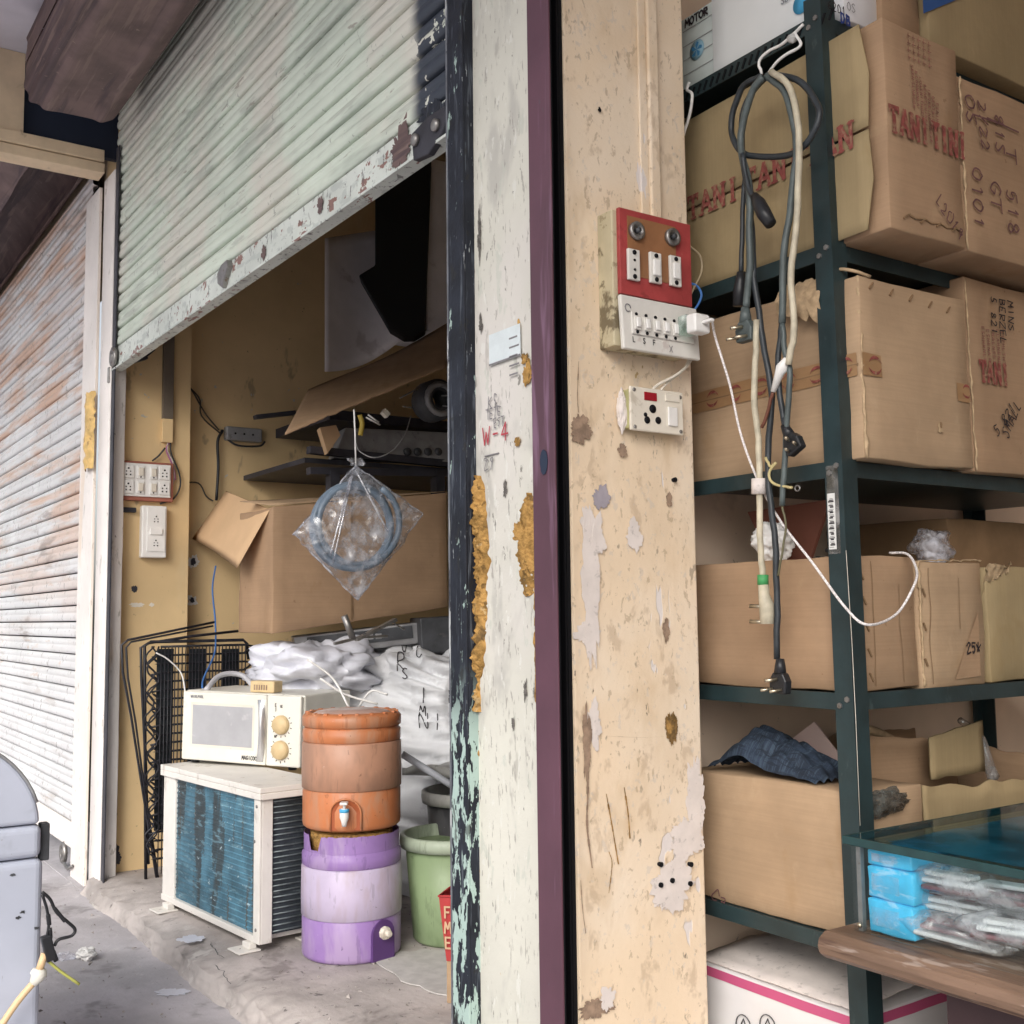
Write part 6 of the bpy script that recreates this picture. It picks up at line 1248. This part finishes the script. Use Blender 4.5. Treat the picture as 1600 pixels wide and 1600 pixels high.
mb = MB(); flex(mb, ((1224, 650), (1228, 662), (1232, 672)), .006, -.004); mb.build('cord', BK, t); plug3(h(1235, 684, -.004), t, -.5, MT['blackp'], .95, 1)
t = thing('moulded_plug', 'black moulded coupler in the middle of the flex loops', 'plug', h(1190, 340))
mb = MB(); flex(mb, ((1160, 240), (1168, 290), (1180, 310)), .006, -.02); mb.build('cord', BK, t)
mb = MB(); mb.tube([h(1178, 305, -.02), h(1186, 318, -.02), h(1194, 334, -.02), h(1204, 350, -.02)], .016, 12, taper=lambda s: (.55, 1, 1.05, .85)[min(3, int(s*3.01))]); mb.build('coupler', MT['blackp'], t)
t = thing('black_coupler', 'upright black kettle style coupler left of the flexes', 'plug', h(1157, 480))
mb = MB(); flex(mb, ((1166, 260), (1160, 330), (1158, 430)), .006, .01); mb.build('cord', BK, t)
mb = MB(); mb.tube([h(1158, 425, .01), h(1157, 440, .01), h(1156, 452, .01), h(1155, 478, .01)], .014, 10, taper=lambda s: (.7, .9, 1.1, 1.1)[min(3, int(s*3.01))]); mb.build('coupler', MT['blackp'], t)
# cream flex
t = thing('cream_flex', 'dirty cream flex with a two pin plug and a green band', 'power flex', h(1190, 975))
mb = MB(); flex(mb, ((1205, 112), (1232, 135), (1248, 200), (1246, 320), (1236, 430), (1240, 500), (1232, 570)), .0075, -.016); mb.build('cord', CRM, t)
mb = MB(); mb.tube([h(1229, 560, -.016), h(1222, 575, -.016), h(1218, 583, -.016), h(1208, 612, -.016)], .012, 10, taper=lambda s: (.5, 1.2, .9, .5)[min(3, int(s*3.01))]); mb.build('sleeve', MT['white'], t)
mb = MB(); flex(mb, ((1208, 612), (1202, 635), (1196, 655), (1190, 668)), .004, -.016); mb.build('brown_core', flat('brown_core', (.14,.05,.03), .5), t)
mb = MB(); flex(mb, ((1182, 500), (1180, 600), (1184, 700), (1188, 760), (1190, 850), (1192, 905)), .0075, -.008); mb.build('cord', CRM, t)
mb = MB(); mb.tube([h(1186, 748, -.008), h(1186, 772, -.008)], .017, 10); mb.build('tape_knot', MT['bare'], t)
mb = MB(); mb.tube([h(1192, 898, -.008), h(1192, 914, -.008)], .0125, 12); mb.build('green_band', flat('green_band', (.06,.30,.10), .5), t)
mb = MB(); mb.tube([h(1193, 914, -.008), h(1194, 930, -.008), h(1198, 945, -.008), h(1199, 975, -.008)], .017, 12, taper=lambda s: (.7, .75, 1, .95)[min(3, int(s*3.01))]); mb.build('plug_body', CRM, t)
for y in (948, 972): mb = MB(); mb.tube([h(1193, y, -.008), h(1172, y-1, -.012)], .0045, 8); mb.build('pin', bpy.data.materials['brass_pin'], t)
t = thing('earth_lead', 'thin yellow lead with a ring terminal beside the rack post', 'wire', h(1225, 765))
mb = MB(); flex(mb, ((1196, 715), (1204, 730), (1212, 725), (1203, 738), (1206, 752), (1220, 760), (1238, 762)), .003, -.01); mb.build('lead', flat('straw_wire', (.52,.44,.22), .4), t)
c = h(1246, 763, -.01); mb = MB(); mb.tube([c+V((.007*math.cos(q), 0, .006*math.sin(q))) for q in [k*math.pi/5 for k in range(10)]], .0018, 5, closed=True); mb.build('ring_terminal', ST, t)
mb = MB(); flex(mb, ((1222, 790), (1226, 820), (1222, 860), (1216, 900)), .0025, -.006); o = mb.build('wire', flat('olive_wire', (.12,.11,.06), .5)); tag(o, 'thin olive wire end below the thick grey flex', 'wire')
# thin pale thread down the post
mb = MB(); mb.tube([at(1322, 860, Y=SY-.006), at(1331, 1000, Y=SY-.006), at(1337, 1120, Y=SY-.006), at(1344, 1290, Y=SY-.006)], .0007, 4); o = mb.build('thread', MT['offwhite']); tag(o, 'fine white thread running down the rack post', 'thread')

# ================================================================ glass counter
CY, CXL, CZ = 1.726, -1.442, .90
t = thing('glass_counter', 'glass topped shop counter with a worn wooden rail', 'counter', (-.8, 2.0, .1))
MT['gtop'] = clear('green_glass_top', (.74,.90,.93), .03, (.10,.22,.25), .02, .06)
MT['gedge'] = M('dark_glass_edge', (.012, .045, .045), .15, var=.2, vs=20, bump=None, spec=.6)
MT['gside'] = clear('clear_glass', (.96,.98,.98), .012, (.6,.68,.66), .0, .05, 1.3)
XRt = .6; YB = 2.55
mb = MB(); mb.box((CXL+.006, CY+.006, CZ-.014), (XRt, YB, CZ-.0005)); mb.build('glass_top', MT['gtop'], t)
mb = MB(); mb.box((CXL, CY, CZ-.016), (XRt, CY+.0055, CZ)); mb.box((CXL, CY+.0056, CZ-.016), (CXL+.0055, YB, CZ)); mb.build('glass_edge', MT['gedge'], t, bevel=.002)
zw = at(1310, 1462, Y=CY-.03).z
zfl = zw+.004
mb = MB(); mb.box((CXL+.012, CY+.012, zfl), (XRt, CY+.017, CZ-.017)); mb.build('front_pane', MT['gside'], t)
mb = MB(); mb.box((CXL+.012, CY+.022, zfl), (CXL+.017, YB, CZ-.017)); mb.build('side_pane', MT['gside'], t)
mb = MB(); mb.box((CXL+.018, CY+.018, zfl), (CXL+.028, CY+.028, CZ-.017)); mb.build('corner_strip', MT['steel'], t)
c = at(1343, 1457, Y=CY+.01); mb = MB(); mb.lathe([(.005,0),(.004,.004),(0,.004)], (c.x, CY+.012, zfl+.012), 8, axis='y'); mb.build('stud', bpy.data.materials['brass_pin'], t)
MT['wood'] = M('worn_wood', (.20, .125, .085), .5, var=.25, vs=(3,20,20), bump=((6,70,90), .9), layers=[((.09,.05,.035), (3,24,50), .52, .08, .8), ((.42,.34,.29), (4,14,30), .56, .06, .6), ((.06,.04,.03), 26, .66, .04, .7)])
mb = MB(); hh = .048; P = [(CXL-.03, CY-.005, zw), (CXL-.03, CY-.032+.01, zw), (CXL-.03, CY-.040, zw-.010), (CXL-.03, CY-.044, zw-.024), (CXL-.03, CY-.040, zw-.038), (CXL-.03, CY-.026, zw-hh), (CXL-.03, YB, zw-hh), (CXL-.03, YB, zw)]
mb.prism(P, (XRt-CXL+.03, 0, 0)); mb.build('wooden_rail', MT['wood'], t, bevel=.003)
mb = MB(); mb.box((-1.30, CY+.10, .102), (XRt, YB, zw-hh-.001)); mb.build('cabinet', M('dark_plum_panel', (.055,.030,.034), .55, var=.15), t)
MT['sblue'] = M('sky_blue_pack', (.06, .46, .74), .3, var=.12, vs=20, bump=(50, .15), layers=[((.45,.66,.84), (12,12,40), .54, .08, .6)])
zz = [at(1390, y, Y=CY+.04).z for y in (1480, 1440, 1398, 1352)]
zz = [zfl+.002, zfl+.064, zfl+.124, CZ-.020]
for k in range(3):
    z0, z1 = zz[k], zz[k+1]-.0025
    x0 = CXL+.034; x1 = at(1432 if k < 2 else 1428, 1400, Y=CY+.035).x
    t2 = thing('blue_packet', ['bottom sky blue packet of the stack in the glass counter', 'middle sky blue packet of the stack in the glass counter', 'top sky blue packet of the stack in the glass counter'][k], 'packet', ((x0+x1)/2, CY+.1, z0), rz=0, group='sky blue packets')
    mb = MB(); softbox(mb, (x0, CY+.024+.003*k, z0), (x1, CY+.18, z1), seg=.02, amp=.003, freq=14, seed=40+k, edge=.004); mb.build('box', MT['sblue'], t2)
    mb = MB(); mb.grid(lambda u, v: V((x0+.012+(x1-x0)*.6*u, CY+.021+.003*k+.0015*nz((u*9, v*5, k), 1), z0+(z1-z0)*(.25+.55*v))), 10, 5); mb.build('film_glare', MT['film'], t2)
# clear packets with maroon and white parts inside
MRN = M('maroon_part', (.16,.05,.06), .45, var=.2, vs=30, bump=None); WHP = M('white_part', (.75,.75,.74), .4, var=.05, bump=None)
MT['packet'] = clear('packet_film', (.98,.99,1), .34, (.92,.94,.97), .10, .22, 1.5)
spots = [(1490, 1378, .0, -8, 'upper left clear packet of maroon parts in the glass counter'), (1492, 1408, .03, 6, 'middle left clear packet of maroon parts in the glass counter'), (1500, 1462, .0, 14, 'lower left clear packet of maroon and white parts on the counter floor'), (1580, 1395, .01, -5, 'upper right clear packet in the glass counter'), (1592, 1455, .0, 18, 'lower right clear packet with white strips in the glass counter'), (1618, 1420, .05, 8, 'clear packet cut by the right edge of the picture, in the counter')]
for k, (px, py, dy, rz, lab) in enumerate(spots):
    c = at(px, py, Y=CY+.062+dy)
    c.z = max(c.z, zfl+.03)
    FK = Matrix.Translation(c) @ Matrix.Rotation(R_(rz), 4, 'Z') @ Matrix.Rotation(R_(4*((k % 3)-1)), 4, 'Y')
    t2 = thing('clear_packet', lab, 'packet', None, group='clear packets in the counter', M=FK)
    mb = MB(FK)
    def pk(u, v, k=k):
        a = u*2*math.pi; s_ = (v-.5)*2; e = (1-abs(s_)**4)
        return (s_*.105+.006*nz((v*5, u*6, k), 1), math.cos(a)*.036*(.45+.55*e)+.006*nz((v*7, u*5, k+3), 1), math.sin(a)*.027*e+.005*nz((u*8, v*8, k+7), 1))
    mb.grid(pk, 30, 22); mb.build('film', MT['packet'], t2)
    for j in range(3):
        mb = MB(FK); zz_ = -.013+.012*j; mb.box((-.075+.01*j, -.022+.004*j, zz_-.004), (.070-.012*j, .018, zz_+.004)); mb.build('part', (MRN, WHP, WHP, MRN)[(j+k) % 4], t2, bevel=.003)

# loose grit on the street and the step
mb = MB(); rg = random.Random(5)
for k in range(900):
    x = rg.uniform(-5.7, -2.5); y = rg.uniform(.6, 2.4); z = .0 if y < 1.36 else ZF
    if 1.34 < y < 1.50: continue
    r = rg.choice((.003, .004, .005, .007, .009))*(1 if rg.random() < .9 else 1.8)
    P = [V((x, y, z))+V((rg.uniform(-1, 1), rg.uniform(-1, 1), rg.uniform(0, 1)))*r for _ in range(3)]+[V((x+rg.uniform(-.4, .4)*r, y, z+r*1.1))]
    mb.add(P, [(0,1,2),(0,1,3),(1,2,3),(2,0,3)])
o = mb.build('grit', M('grit', (.34,.31,.29), .9, var=.4, vs=30, bump=None)); o['kind'] = 'stuff'; o['label'] = 'loose grit scattered on the concrete floor and street'; o['category'] = 'grit'
# cracks in the concrete
for k, pts in enumerate((((330, 1475), (335, 1488), (348, 1498)), ((335, 1510), (350, 1522), (358, 1540)))):
    P = spline([at(x, y, Z=ZF) for x, y in pts], 8); mb = MB()
    for i in range(len(P)-1):
        a, b_ = P[i]+nzv(P[i], 30)*.012, P[i+1]+nzv(P[i+1], 30)*.012; a.z = b_.z = P[i].z+.0045; wv = .001+.0025*abs(nz((i*.6, k, 0))); s_ = (b_-a).cross(Z1).normalized()*wv
        mb.add([a-s_, a+s_, b_+s_, b_-s_], [(0,1,2,3)])
    o = mb.build('floor_crack', MT['dgrey']); struct(o)

mb = MB(); mb.grid(lambda u, v: V((CXL+.02+1.7*u, CY+.11+(YB-CY-.13)*v, CZ-.022+.003*nz((u*9, v*6, 2), 1))), 24, 12); o = mb.build('blue_reflection_sheet', M('blue_reflection_sheet', (.03, .26, .38), .3, var=.3, vs=4, bump=None, layers=[((.09,.45,.62), 5, .52, .06, .8), ((.02,.10,.13), 6, .56, .05, .8)])); tag(o, 'added blue sheet under the glass counter top, coloured as its reflection', 'sheet')  # added sheet, its blue stands in for the reflection in the glass top
